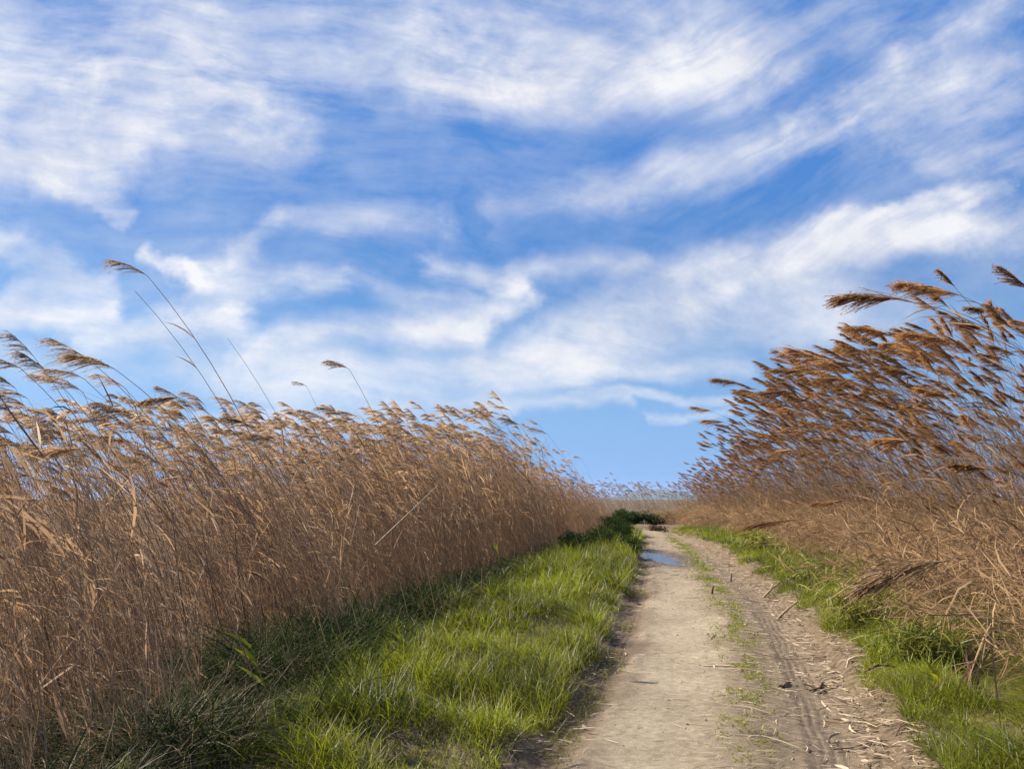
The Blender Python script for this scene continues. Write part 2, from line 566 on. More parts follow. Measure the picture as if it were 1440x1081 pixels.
        hgt = b.m('ADD', hgt, b.m('MULTIPLY', b.noise(pos, 260, 3, 0.7), 0.5))
        bs, bd = 0.9, 0.016
    b.put(pr.inputs['Base Color'], c)
    if kind == 'soil':
        pr.inputs['Roughness'].default_value = 0.95
    pr.inputs['Specular IOR Level'].default_value = 0.2
    bp = b.n('ShaderNodeBump')
    bp.inputs['Strength'].default_value = bs
    bp.inputs['Distance'].default_value = bd
    b.put(bp.inputs['Height'], hgt)
    nt.links.new(bp.outputs[0], pr.inputs['Normal'])
    nt.links.new(pr.outputs[0], o.inputs[0])
    return m


M_SOIL = ground_mat('dark_soil', 'soil')
M_TRACK = ground_mat('dirt_track_earth', 'track')

# ------------------------------------------------------------------ ground, out to the horizon
def axis(lo, hi, fine_lo, fine_hi, step, g=1.18):
    a = list(np.arange(fine_lo, fine_hi + 1e-6, step))
    d = step
    while a[-1] < hi:
        d *= g
        a.append(a[-1] + d)
    d = step
    while a[0] > lo:
        d *= g
        a.insert(0, a[0] - d)
    return np.array(a)


gx = axis(-7500, 7500, -6, 12, 0.12)
gy = axis(-4000, 9500, 0, 30, 0.14)
XX, YY = np.meshgrid(gx, gy)
tt, ss, dd = track_t(XX, YY)
kk = sstep(1.25, 0.85, np.abs(tt))
ZZ = base_height(XX, YY)
far = sstep(60, 120, np.hypot(XX, YY))
ZZ = ZZ * (1 - far)
ZZ = ZZ * (1 - kk) - 0.025 * sstep(1.2, 1.02, np.abs(tt)) - 0.13 * sstep(0.98, 0.85, np.abs(tt))
g = Geo()
nx, ny = len(gx), len(gy)
ii = (np.arange(ny - 1)[:, None] * nx + np.arange(nx - 1)[None]).reshape(-1)
g.add(np.stack([XX, YY, ZZ], -1), np.stack([ii, ii + 1, ii + nx + 1, ii + nx], -1))
tag(g.build('ground', M_SOIL, smooth=True), kind='structure')

# ------------------------------------------------------------------ the dirt track
s0 = float(np.interp(1.5, CY[:60], sf[:60]))
sl = [s0]
while sl[-1] < sf[-1] - 1:
    sl.append(sl[-1] + max(0.022, 0.0065 * (sl[-1] - s0 + 2)))
sl = np.array(sl)
tl = np.linspace(-1.22, 1.22, 131)
cx, cy, cw = np.interp(sl, sf, CX), np.interp(sl, sf, CY), np.interp(sl, sf, CW)
tx, ty = np.gradient(cx), np.gradient(cy)
ln = np.hypot(tx, ty)
nxv, nyv = ty / ln, -tx / ln
TT, _ = np.meshgrid(tl, sl)
PX = cx[:, None] + nxv[:, None] * TT * cw[:, None]
PY = cy[:, None] + nyv[:, None] * TT * cw[:, None]
SS = np.repeat(sl[:, None], len(tl), 1)


def track_z(TT, SS, PX, PY):
    z = 0.012 * (fbm(PX * 1.3, PY * 1.3, 4) - 0.5) + 0.012 * (fbm(PX * 9, PY * 9, 3) - 0.5)
    wv = 0.06 * (vnoise(SS * 0.4, SS * 0 + 3) - 0.5)
    t = TT + wv
    for c0, w0, dpt in ((-0.90, 0.14, 0.045), (0.74, 0.20, 0.048), (-0.35, 0.25, 0.008)):
        z = z - dpt * np.exp(-((t - c0) / w0) ** 2)
    z = z + 0.028 * np.exp(-((t - 0.22) / 0.22) ** 2)
    z = z + 0.016 * np.exp(-((t - 0.50) / 0.05) ** 2) * vnoise(SS * 2, SS * 0) + 0.016 * np.exp(-((t + 0.70) / 0.05) ** 2) * vnoise(SS * 2, SS * 0 + 9)
    z = z + 0.003 * np.sin(t * 2 * np.pi / 0.07) * (np.exp(-((t - 0.74) / 0.2) ** 2) + np.exp(-((t + 0.92) / 0.14) ** 2)) * sstep(.35, .6, vnoise(SS * .7, TT * 2))
    pdist = np.hypot((PX - PUD[0]) / PUDR[0], (PY - PUD[1]) / PUDR[1]) + 1.0 * (fbm(PX * 2.2 + 4, PY * 0.9, 3) - 0.5)
    z = z - 0.07 * sstep(1.35, 0.7, pdist)
    ed = 0.96 + 0.16 * fbm(PX * 2.1 + 3, PY * 2.1, 4)
    z = z + 0.012 - 0.05 * sstep(ed - .03, ed + .05, np.abs(TT)) - 0.25 * sstep(ed + .05, 1.22, np.abs(TT))
    return z


TZ = track_z(TT, SS, PX, PY)
g = Geo()
n1, n2 = len(tl), len(sl)
ii = (np.arange(n2 - 1)[:, None] * n1 + np.arange(n1 - 1)[None]).reshape(-1)
Q = np.stack([ii, ii + 1, ii + n1 + 1, ii + n1], -1)
g.add(np.stack([PX, PY, TZ], -1), Q)
tr = g.build('dirt_track', M_TRACK, smooth=True)
uvl = tr.data.uv_layers.new(name='UVMap')
vi = Q.reshape(-1)
uvl.data.foreach_set('uv', np.stack([TT.reshape(-1)[vi], (SS.reshape(-1) - s0)[vi]], -1).astype(np.float32).reshape(-1))
tag(tr, kind='structure')


def on_track(t, s):
    """world point on the track at t (half widths) and s (metres from its near end)"""
    s = np.asarray(s, float) + s0
    t = np.asarray(t, float)
    x0, y0, w0 = np.interp(s, sf, CX), np.interp(s, sf, CY), np.interp(s, sf, CW)
    x1, y1 = np.interp(s + 0.1, sf, CX), np.interp(s + 0.1, sf, CY)
    dx, dy = x1 - x0, y1 - y0
    l = np.hypot(dx, dy) + 1e-9
    x, y = x0 + dy / l * t * w0, y0 - dx / l * t * w0
    return x, y, track_z(t, s, x, y)


def surf_z(x, y):
    x = np.atleast_1d(np.asarray(x, float))
    y = np.atleast_1d(np.asarray(y, float))
    t, s, d = track_t(x, y)
    return np.where(np.abs(t) < 1.05, track_z(t, s, x, y), H(x, y))


# puddle: a flat sheet of water lying in the hollow
m = bpy.data.materials.new('puddle_water')
m.use_nodes = True
pr = m.node_tree.nodes['Principled BSDF']
pr.inputs['Base Color'].default_value = (0.05, 0.04, 0.03, 1)
pr.inputs['Roughness'].default_value = 0.03
pr.inputs['IOR'].default_value = 1.7
pr.inputs['Specular IOR Level'].default_value = 1.0
b = NB(m.node_tree)
bp = b.n('ShaderNodeBump')
bp.inputs['Strength'].default_value = 0.12
bp.inputs['Distance'].default_value = 0.01
b.put(bp.inputs['Height'], b.noise(b.n('ShaderNodeNewGeometry').outputs['Position'], 12, 2))
m.node_tree.links.new(bp.outputs[0], pr.inputs['Normal'])
g = Geo()
na = 48
aa = np.linspace(0, 2 * np.pi, na, endpoint=False)
rings = [0.02, 0.35, 0.7, 1.05, 1.4]
Vp = np.array([[PUD[0] + PUDR[0] * r_ * math.cos(a_), PUD[1] + PUDR[1] * r_ * math.sin(a_), -0.018] for r_ in rings for a_ in aa])
Qp = [[i * na + j, i * na + (j + 1) % na, (i + 1) * na + (j + 1) % na, (i + 1) * na + j] for i in range(len(rings) - 1) for j in range(na)]
g.add(Vp, Qp)
tag(g.build('puddle', m), 'long shallow puddle reflecting the sky in the left rut', kind='structure')

# distant hills
m = bpy.data.materials.new('distant_hill')
m.use_nodes = True
m.node_tree.nodes['Principled BSDF'].inputs['Base Color'].default_value = (0.07, 0.09, 0.045, 1)
m.node_tree.nodes['Principled BSDF'].inputs['Roughness'].default_value = 1
g = Geo()
hx = np.linspace(-9000, 9000, 220)
hr = 26 + 62 * sstep(.35, .8, fbm(hx / 900, hx * 0 + 2, 4)) + 85 * np.exp(-((hx - 1480) / 330) ** 2)
prof = [(0, 0), (600, .55), (1200, 1.0), (1900, .6), (2600, 0)]
Vh = np.array([[x, 7000 + p[0] + 150 * math.sin(x / 700), h_ * p[1] - 2] for p in prof for x, h_ in zip(hx, hr)])
nh = len(hx)
Qh = [[i * nh + j, i * nh + j + 1, (i + 1) * nh + j + 1, (i + 1) * nh + j] for i in range(len(prof) - 1) for j in range(nh - 1)]
g.add(Vh, Qh)
tag(g.build('hills', m, smooth=True), kind='structure')


# the air: far things fade to blue
m = bpy.data.materials.new('haze_air')
m.use_nodes = True
m.node_tree.nodes.clear()
b = NB(m.node_tree)
pv = b.n('ShaderNodeVolumePrincipled')
pv.inputs['Color'].default_value = (0.50, 0.68, 1.0, 1)
pv.inputs['Density'].default_value = 0.00009
pv.inputs['Anisotropy'].default_value = 0.2
m.node_tree.links.new(pv.outputs[0], b.n('ShaderNodeOutputMaterial').inputs['Volume'])
g = Geo()
x0, x1, y0, y1, z0, z1 = -11000, 11000, -7000, 14000, -4, 150
g.add([[x0, y0, z0], [x1, y0, z0], [x1, y1, z0], [x0, y1, z0], [x0, y0, z1], [x1, y0, z1], [x1, y1, z1], [x0, y1, z1]],
      [[0, 3, 2, 1], [4, 5, 6, 7], [0, 1, 5, 4], [1, 2, 6, 5], [2, 3, 7, 6], [3, 0, 4, 7]])
tag(g.build('haze', m), 'thin blue haze in the air over the marsh', kind='stuff')

# ------------------------------------------------------------------ reeds
def stem_curve(L, a0, a1, K=9, p=1.4, wob=0.0):
    """centre line leaning towards -X; a0, a1 = angle from the vertical at foot and tip"""
    t = np.linspace(0, 1, K)
    th = a0 + (a1 - a0) * t ** p
    ds = L / (K - 1)
    thm = (th[1:] + th[:-1]) / 2
    x = np.concatenate([[0], np.cumsum(-np.sin(thm) * ds)])
    z = np.concatenate([[0], np.cumsum(np.cos(thm) * ds)])
    y = wob * np.sin(t * 2.2) * L * 0.05
    return np.stack([x, y, z], -1)


def rot_perp(r, n):
    v = r.normal(size=(n, 3))
    v[:, 0] *= 0.35
    return v / np.linalg.norm(v, axis=1, keepdims=True)


def plume_geo(base, ang, L, r, n=46, fine=True, droop=0.5, spread=0.32, mat=0, sagk=1.0):
    wk = 1.6 if sagk < 1 else 1.0
    """a one-sided feathery panicle streaming to -X from base; ang = direction from the vertical"""
    g = Geo()
    K = 7
    rc = stem_curve(L, ang, ang + droop, K, 1.0)
    rc = rc + base
    g.tubes(rc[None], np.linspace(0.0028, 0.0010, K)[None], 0.25, mat)
    t = r.random(n) ** 0.9 * 0.93
    i = t * (K - 1)
    i0 = np.floor(i).astype(int)
    fr = (i - i0)[:, None]
    o = rc[i0] * (1 - fr) + rc[np.minimum(i0 + 1, K - 1)] * fr
    dirr = rc[np.minimum(i0 + 1, K - 1)] - rc[i0]
    dirr /= np.linalg.norm(dirr, axis=1, keepdims=True) + 1e-9
    bl = L * (0.62 - 0.40 * t) * (0.65 + 0.55 * r.random(n))
    d0 = dirr + spread * r.normal(size=(n, 3)) * np.array([0.5, 1.0, 0.8]) + np.array([-0.25, 0, -0.02])
    d0 /= np.linalg.norm(d0, axis=1, keepdims=True)
    Kb = 4
    tb = np.linspace(0, 1, Kb)[None, :, None]
    sag = np.array([-0.30, 0, -0.42]) * sagk * (0.6 + 0.8 * r.random((n, 1)))
    C = o[:, None] + bl[:, None, None] * (tb * d0[:, None] + tb ** 2 * sag[:, None])
    side = rot_perp(r, n)
    tint = 0.15 + 0.6 * r.random(n)
    if fine:
        g.ribbons(C, np.array([0.0035, 0.005, 0.0045, 0.001])[None] * wk * (0.7 + .6 * r.random((n, 1))), side, tint, mat)
        k = 7
        u = r.random((n, k)) * 0.85 + 0.1
        idx = np.repeat(np.arange(n), k)
        u = u.reshape(-1)
        oo = o[idx] + bl[idx, None] * (u[:, None] * d0[idx] + (u ** 2)[:, None] * sag[idx])
        dv = d0[idx] + 2 * u[:, None] * sag[idx] + 0.45 * r.normal(size=(n * k, 3))
        dv /= np.linalg.norm(dv, axis=1, keepdims=True)
        le_ = (0.014 + 0.016 * r.random(n * k))[:, None, None]
        tk = np.array([0, .5, 1])[None, :, None]
        C2 = oo[:, None] + dv[:, None] * tk * le_
        g.ribbons(C2, np.array([0.001, 0.0042, 0.0008])[None] * wk, rot_perp(r, n * k), 0.2 + 0.7 * r.random(n * k), mat)
    else:
        g.ribbons(C, np.array([0.005, 0.014, 0.013, 0.003])[None] * (0.7 + .6 * r.random((n, 1))), side, tint, mat)
    return g


def leaf_geo(cv, r, n, lmin, lmax, w, up=(0.25, 0.9), mat=0, K=4, curl=0.24):
    """long dry leaves streaming downwind from the stem cv"""
    g = Geo()
    Ks = len(cv)
    t = up[0] + (up[1] - up[0]) * r.random(n)
    i = t * (Ks - 1)
    i0 = np.minimum(np.floor(i).astype(int), Ks - 2)
    fr = (i - i0)[:, None]
    o = cv[i0] * (1 - fr) + cv[i0 + 1] * fr
    sd = cv[i0 + 1] - cv[i0]
    sd /= np.linalg.norm(sd, axis=1, keepdims=True)
    d0 = sd * 1.1 + np.array([-0.30, 0, 0.0]) + curl * r.normal(size=(n, 3))
    d0 /= np.linalg.norm(d0, axis=1, keepdims=True)
    ll = lmin + (lmax - lmin) * r.random(n)
    tb = np.linspace(0, 1, K)[None, :, None]
    sag = np.array([-0.35, 0, -0.55]) * (0.1 + 0.9 * r.random((n, 1)) ** 1.5) + 0.5 * curl * r.normal(size=(n, 3))
    C = o[:, None] + ll[:, None, None] * (tb * d0[:, None] + tb ** 2 * sag[:, None])
    side = np.cross(d0, r.normal(size=(n, 3)))
    side /= np.linalg.norm(side, axis=1, keepdims=True)
    prof = np.interp(np.linspace(0, 1, K), [0, .3, .7, 1], [.5, 1, .7, .06])
    g.ribbons(C, (w * (0.6 + 0.7 * r.random((n, 1)))) * prof[None], side, 0.2 + 0.7 * r.random(n), mat)
    return g


def make_reed(r, L, a0, a1, plume=0.3, pn=46, fine=True, nleaf=6, rad=0.0034, pang=None, droop=0.5, lw=0.012, lmax=0.38, p=1.4, K=10, sides=4, spread=0.32, up=(0.2, 0.92), curl=0.24, sagk=1.0):
    cv = stem_curve(L, a0, a1, K, p, r.normal() * 0.6)
    g1 = Geo().tubes(cv[None], np.linspace(rad, rad * 0.45, K)[None], 0.25 + 0.5 * r.random(), 0, sides)
    # sheath nodes: slightly thicker bands
    g2 = leaf_geo(cv, r, nleaf, 0.16, lmax, lw, mat=1, up=up, curl=curl) if nleaf else None
    g3 = plume_geo(cv[-1], a1 if pang is None else pang, plume, r, pn, fine, droop, spread, mat=2, sagk=sagk) if plume else None
    return g1, g2, g3, cv


def merged(gs):
    g = Geo()
    for x in gs:
        if x is not None:
            g.add(*x.flat())
    return g.flat()


def link_reed(name, parts, mats, loc, rot=(0, 0, 0), sc=1.0):
    root = empty(name, loc)
    root.rotation_euler = rot
    root.scale = (sc, sc, sc)
    for nm, gg, mt in zip(('stem', 'foliage', 'plume'), parts, mats):
        if gg is None:
            continue
        V, Q, T, M = gg.flat()
        h = Geo().add(V, Q, T, 0)
        h.build(nm, mt, root)
    return root


def copy_tree(src, loc, rot, sc):
    c = src.copy()
    COL.objects.link(c)
    c.location, c.rotation_euler, c.scale = loc, rot, (sc, sc, sc)
    for ch in list(src.children):
        d = ch.copy()
        COL.objects.link(d)
        d.parent = c
    return c


NV = 14
r = np.random.default_rng(21)
# variants (near, with fine plumes) and their cheaper stand-ins for the mass of each bed
left_near = [make_reed(r, 2.75, R(r.uniform(10, 20)), R(r.uniform(26, 46)), plume=r.uniform(.22, .34), pn=40, nleaf=6, rad=.0030,
                       pang=R(r.uniform(34, 62)), droop=R(r.uniform(15, 50)), lmax=.34, lw=.010) for _ in range(NV)]
left_far = [make_reed(r, 2.75, R(r.uniform(10, 20)), R(r.uniform(26, 46)), plume=r.uniform(.22, .34), pn=24, fine=False, nleaf=7, rad=.0034,
                      pang=R(r.uniform(34, 62)), droop=R(r.uniform(15, 50)), lmax=.34, lw=.008, K=7, sides=3) for _ in range(NV)]
right_near = [make_reed(r, 4.75, R(r.uniform(8, 14)), R(r.uniform(50, 66)), plume=r.uniform(.36, .68), pn=120, sagk=.55, nleaf=10, rad=.0042,
                        pang=R(r.uniform(40, 64)), droop=R(r.uniform(2, 20)), lmax=.45, lw=.014, p=1.7, K=13, spread=.25) for _ in range(NV)]
right_far = [make_reed(r, 4.75, R(r.uniform(8, 14)), R(r.uniform(50, 66)), plume=r.uniform(.36, .68), pn=60, sagk=.55, fine=False, nleaf=11, rad=.0042,
                       pang=R(r.uniform(40, 64)), droop=R(r.uniform(2, 20)), lmax=.45, lw=.014, p=1.7, K=9, sides=3, spread=.17) for _ in range(NV)]
# stems without a head, broken or younger, which fill the lower half of the beds
fill = [make_reed(r, 1.9, R(r.uniform(2, 20)), R(r.uniform(18, 50)), plume=0, nleaf=8, rad=.0032, lmax=.45, lw=.016 if i_ % 4 == 0 else .007, K=6, sides=3, up=(0.05, 1.0)) for i_ in range(NV)]
low = [make_reed(r, 1.3, R(r.uniform(10, 35)), R(r.uniform(55, 115)), plume=0, nleaf=13, rad=.0028, lmax=.42, lw=.013, K=6, sides=3, up=(0.05, 1.0), curl=.75) for _ in range(NV)]


def strip(ylo, yhi, edgef, d0, d1, dens, sgn):
    """random points between d0 and d1 metres behind a bed's edge"""
    n = int((yhi - ylo) * (d1 - d0) * dens)
    y = ylo + (yhi - ylo) * r.random(n)
    d = d0 + (d1 - d0) * r.random(n)
    rag = 0.75 * sstep(.42, .72, vnoise(y * 0.75 + 40, y * 0)) + 0.25 * vnoise(y * 3.1, y * 0 + 8)
    if sgn < 0:
        rag = rag + sstep(5.0, 6.5, y) * sstep(15, 11, y) * (0.35 + 0.55 * vnoise(y * 1.6 + 3, y * 0 + 1))
    x = edgef(y) + sgn * (d + ((rag if d0 < 1 else 0) - (0.45 if sgn < 0 else 0)))
    return x, y, d


def in_view(x, y, xtop, margin=280):
    px = W0 / 2 + F0 * (x / np.maximum(y, 0.3)) / CP * 1.0
    px2 = W0 / 2 + F0 * (xtop / np.maximum(y, 0.3))
    return (y > 0.8) & (np.maximum(px, px2) > -margin) & (np.minimum(px, px2) < W0 + margin)


def rmat(rx, ry, rz, sc):
    cx_, sx_, cy_, sy_, cz, sz = np.cos(rx), np.sin(rx), np.cos(ry), np.sin(ry), np.cos(rz), np.sin(rz)
    o = np.zeros_like(rx)
    i = np.ones_like(rx)
    X = np.stack([np.stack([i, o, o], -1), np.stack([o, cx_, -sx_], -1), np.stack([o, sx_, cx_], -1)], -2)
    Yv = np.stack([np.stack([cy_, o, sy_], -1), np.stack([o, i, o], -1), np.stack([-sy_, o, cy_], -1)], -2)
    Z = np.stack([np.stack([cz, -sz, o], -1), np.stack([sz, cz, o], -1), np.stack([o, o, i], -1)], -2)
    return (Z @ Yv @ X) * sc[:, None, None]


ENV = {'L': ([-200, 0, 150, 300, 450, 600, 700, 780, 830, 870, 940, 1600], [588, 582, 568, 592, 596, 598, 570, 590, 648, 681, 684, 688]),
       'R': ([0, 940, 965, 1000, 1050, 1120, 1200, 1300, 1440, 1700], [694, 680, 632, 575, 538, 512, 492, 474, 452, 450])}
LEN = {'L': (2.75, -1.05, 2.5), 'R': (4.75, -2.75, 3.75)}


def capped(kind, x, y, z, sc):
    for _ in range(3):
        tipx = W0 / 2 + F0 * (x + LEN[kind][1] * sc) / y
        tz = CAMH + (HOR - np.interp(tipx, *ENV[kind])) / F0 * y
        cap = (tz - z) / LEN[kind][2]
        sc = np.minimum(sc, np.maximum(cap, 0.25) * (0.92 + 0.1 * r.random(len(x))))
    return sc


def place(kind, pts, hf, tilt=0.075, yaw=0.38):
    x, y = pts[0], pts[1]
    n = len(x)
    sc = hf(x, y) * (0.86 + 0.22 * r.random(n))
    if kind in LEN:
        sc = capped(kind, x, y, H(x, y), sc) * ((1.10 - 0.42 * r.random(n) ** 0.9) if kind == 'L' else (1.02 - 0.50 * r.random(n) ** 1.3))
    return dict(kind=kind, x=x, y=y, z=H(x, y) - 0.02, sc=sc, rx=tilt * r.normal(size=n) * (1 + 3.5 * (r.random(n) < .04)), ry=tilt * r.normal(size=n) * (1 + 3.5 * (r.random(n) < .04)),
                rz=yaw * r.normal(size=n), v=r.integers(0, NV, n), tint=r.random(n))


def hl(x, y):
    """height of the left bed along its length, as a share of 2.75 m"""
    h = np.interp(y, [0, 5, 8, 12, 17, 21, 24, 27, 31, 36, 42], [0.98, 0.98, 1.05, 1.2, 1.38, 1.42, 1.40, 1.30, 1.0, 0.80, 0.74])
    return h * (0.93 + 0.16 * fbm(x * 0.5, y * 0.5, 2))


def hr_(x, y):
    h = np.interp(y, [0, 6, 10, 16, 21, 26, 32, 40, 50], [1.0, 1.0, 1.05, 1.08, 1.05, 1.0, 0.85, 0.62, 0.50])
    return h * (0.88 + 0.24 * fbm(x * 0.6 + 7, y * 0.6, 2))


LY = 42
sets = []
def thin(pts, f):
    k = r.random(len(pts[0])) < f(pts[1])
    return tuple(q[k] for q in pts)


sets.append(place('L', strip(1.5, LY, lbx, 0.0, 1.3, 21, -1), hl))
sets.append(place('L', strip(1.5, LY, lbx, 1.3, 3.5, 12, -1), hl))
sets.append(place('L', strip(1.5, LY, lbx, 3.5, 8, 6, -1), hl))
sets.append(place('L', strip(3, LY, lbx, 8, 15, 2.5, -1), hl))
sets.append(place('F', thin(strip(1.5, LY, lbx, 0.0, 1.5, 110, -1), lambda y: np.interp(y, [0, 12, 25], [1, .8, .45])), lambda x, y: (0.55 + 0.6 * r.random(len(x))) * hl(x, y), 0.10, 0.6))
sets.append(place('F', strip(1.5, LY, lbx, 1.5, 5, 18, -1), lambda x, y: (0.95 + 0.25 * r.random(len(x))) * hl(x, y), 0.10, 0.6))
sets.append(place('R', thin(strip(2.5, 46, rbx, 0.2, 2.0, 21, 1), lambda y: np.interp(y, [4, 8, 12, 15], [.13, .20, .34, .95])), hr_))
sets.append(place('R', thin(strip(2.5, 46, rbx, 2.0, 3.8, 11, 1), lambda y: np.interp(y, [4, 8, 12, 15], [.13, .22, .34, .9])), hr_))
sets.append(place('R', strip(6, 40, rbx, -0.2, 2.2, 8, 1), lambda x, y: 0.42 + 0.40 * r.random(len(x)), 0.12, 0.5))
sets.append(place('F', strip(4.6, 46, rbx, 0.1, 3.2, 30, 1), lambda x, y: 0.55 + 0.85 * r.random(len(x)) ** 1.5, 0.16, 0.8))
sets.append(place('W', strip(5.2, 46, lambda y: rbx(y) - .55 * vnoise(y * .8, y * 0 + 2), -0.6, 1.8, 44, 1), lambda x, y: 0.5 + 0.75 * r.random(len(x)), 0.2, 0.9))
nset = len(sets)
# bed across the end, behind the bend
xf = np.array([-14, 16])
n = 2600
xfar = -12 + 34 * r.random(n)
yfar = 48.2 + 4 * r.random(n) ** 1.3
sets.append(place('L', (xfar, yfar), lambda x, y: 0.78 + 0.22 * r.random(len(x))))
n = 1500
xfar = -12 + 34 * r.random(n)
yfar = 48 + 1.2 * r.random(n)
sets.append(place('F', (xfar, yfar), lambda x, y: 0.75 + 0.1 * r.random(len(x)), 0.1, 0.6))

for s_ in sets[nset:]:
    s_['tint'] = s_['tint'] * .15
FAR = {'L': [merged(v[:3]) for v in left_far], 'R': [merged(v[:3]) for v in right_far], 'F': [merged(v[:3]) for v in fill], 'W': [merged(v[:3]) for v in low]}
SRC = {'L': left_near, 'R': right_near}
# pick the reeds that show largest: near, in frame; they become things of their own
cand = []
TOPX = {'L': -1.05, 'R': -2.6, 'F': -0.6, 'W': -0.6}
for si, s_ in enumerate(sets):
    tx_ = s_['x'] + TOPX[s_['kind']] * s_['sc']
    vis = in_view(s_['x'], s_['y'], tx_)
    for k_ in s_:
        if isinstance(s_[k_], np.ndarray):
            s_[k_] = s_[k_][vis]
    s_['one'] = np.zeros(len(s_['x']), bool)
    if s_['kind'] in 'LR':
        for i in range(len(s_['x'])):
            x, y = s_['x'][i], s_['y'][i]
            topx = x + TOPX[s_['kind']] * s_['sc'][i]
            pxt = W0 / 2 + F0 * topx / y
            if 0 < pxt < W0 and y > 3.4:
                back = abs(x - (lbx(y) if s_['kind'] == 'L' else rbx(y)))
                cand.append((y + (0.9 * back if s_['kind'] == 'L' else 0.5 * back), si, i, s_['kind']))
N_HERO_RESERVE = 44
for kind, quota in (('L', 128), ('R', 128)):
    cs = sorted(c for c in cand if c[3] == kind)[:quota]
    for c in cs:
        sets[c[1]]['one'][c[2]] = True

mass = {'L': Geo(), 'R': Geo()}
protos = {}
count = 0
for s_ in sets:
    kind = s_['kind']
    off = np.stack([s_['x'], s_['y'], s_['z']], -1)
    Rm = rmat(s_['rx'], s_['ry'], s_['rz'], s_['sc'])
    for v in range(NV):
        mk = (s_['v'] == v) & ~s_['one']
        right = mk & (s_['x'] > rbx(s_['y']) - 1.0) & (s_['y'] < 47.5)
        for key, mm in (('R', right), ('L', mk & ~right)):
            mass[key].scatter(FAR[kind][v], Rm[mm], off[mm], s_['tint'][mm])
    if kind in 'LR':
        for i in np.nonzero(s_['one'])[0]:
            v = int(s_['v'][i])
            loc = tuple(off[i])
            rot = (float(s_['rx'][i]), float(s_['ry'][i]), float(s_['rz'][i]))
            sc = float(s_['sc'][i])
            y = s_['y'][i]
            if (kind, v) not in protos:
                o = link_reed('reed', SRC[kind][v][:3], (M_STEM, M_LEAF, M_PLUME if kind == 'L' else M_PLUME_R), loc, rot, sc)
                protos[(kind, v)] = o
            else:
                o = copy_tree(protos[(kind, v)], loc, rot, sc)
            tipx = W0 / 2 + F0 * (s_['x'][i] + LEN[kind][1] * sc) / y
            if kind == 'L':
                kk_ = int(np.searchsorted([110, 260, 420, 560, 720], tipx))
                wh = ['at the left end of the left bed', 'below the tallest reed', 'between the tallest and the lone middle reed', 'around the foot of the lone middle reed',
                      'right of the lone middle reed', 'on the right shoulder of the left bed'][kk_]
                tag(o, 'slender dry reed with feathery tan plume, ' + wh, 'reed', 'tan plumed reeds ' + wh)
            else:
                kk_ = int(np.searchsorted([1080, 1180, 1270, 1350], tipx))
                wh = ['at the left rim of the right bed', 'below the long flat plume', 'below the longest plume', 'below the broad bushy plume', 'among the bare stems at the right edge'][kk_]
                tag(o, 'wind-bent dry reed with russet plume, ' + wh, 'reed', 'russet plumed reeds ' + wh)
            count += 1
print('individual reeds', count, 'mass verts', mass['L'].n, mass['R'].n)
tag(mass['L'].build('reed_bed', [M_STEM, M_LEAF, M_PLUME]), 'dense bed of dry tan reeds leaning left, filling the left side behind the grass verge', 'reed bed', kind='stuff')
tag(mass['R'].build('reed_bed', [M_STEM, M_LEAF_R, M_PLUME_R]), 'dense bed of wind-bent russet reeds filling the right side of the track', 'reed bed', kind='stuff')


def hero(px, py, Y, a0, a1, plume, label, group=None, pang=None, droop=20, pn=80, nleaf=7, rad=.0045, seed=0, spread=.26, p=1.5, mats=None, lmax=.4, cat='reed', up=(.2, .92), lw=.013, name='reed', yaw=0.0):
    """a single reed whose stem tip stands at depth Y where the photo's line of sight passes"""
    rr = np.random.default_rng(900 + seed)
    T = at(px, py, Y)
    u = stem_curve(1.0, R(a0), R(a1), 13, p)[-1]
    u = np.array([u[0] * math.cos(yaw), u[0] * math.sin(yaw), u[2]])
    L = (T[2] - 0.05) / u[2]
    for _ in range(3):
        bx, by = T[0] - u[0] * L, T[1] - u[1] * L
        gz = Hs(bx, by) - 0.02
        L = (T[2] - gz) / u[2]
    bx, by = T[0] - u[0] * L, T[1] - u[1] * L
    parts = make_reed(rr, L, R(a0), R(a1), sagk=.6 if mats is not None else 1.0, plume=plume, pn=pn, nleaf=nleaf, rad=rad, pang=None if pang is None else R(pang), droop=R(droop), p=p, K=13, spread=spread, lmax=lmax, up=up, lw=lw)
    # remove the sideways wobble so that the tip stays where it should
    o = link_reed(name, parts[:3], mats or (M_STEM, M_LEAF, M_PLUME), (bx, by, gz), (0, 0, yaw))
    tag(o, label, cat, group)
    return o


GL = 'tall reeds standing above the left bed'
hero(214, 392, 6.6, 14, 42, .36, 'tallest reed of the left bed, its feathery dark plume far above all others', GL, pang=52, droop=30, pn=46, nleaf=2, seed=1, rad=.0052, p=1.2, spread=.2)
hero(188, 408, 6.4, 16, 44, 0, 'tall bare reed stem without plume just left of the tallest reed', GL, nleaf=1, seed=2, rad=.004, p=1.2)
hero(320, 476, 7.0, 14, 38, 0, 'thin bare reed stem to the right of the tallest reed, no plume', GL, nleaf=1, seed=3, rad=.0032, p=1.2)
hero(494, 522, 8.6, 10, 32, .28, 'lone reed with small dark plume standing high above the middle of the left bed', GL, pang=48, droop=40, pn=60, nleaf=2, seed=4, p=1.3)
hero(434, 545, 8.8, 10, 30, .16, 'thin wispy reed with sparse plume left of the lone middle reed', GL, pang=50, droop=40, pn=14, nleaf=2, seed=5, rad=.003)
hero(545, 574, 9.5, 8, 24, .0, 'thin bare reed stem to the right of the lone middle reed', GL, nleaf=1, seed=6, rad=.003)
GP = 'plumed reeds rising at the left end of the left bed'
hero(22, 516, 5.8, 18, 50, .30, 'reed with dark plume rising at the very left end of the left bed', GP, pang=62, droop=14, pn=60, nleaf=4, seed=11, p=1.3)
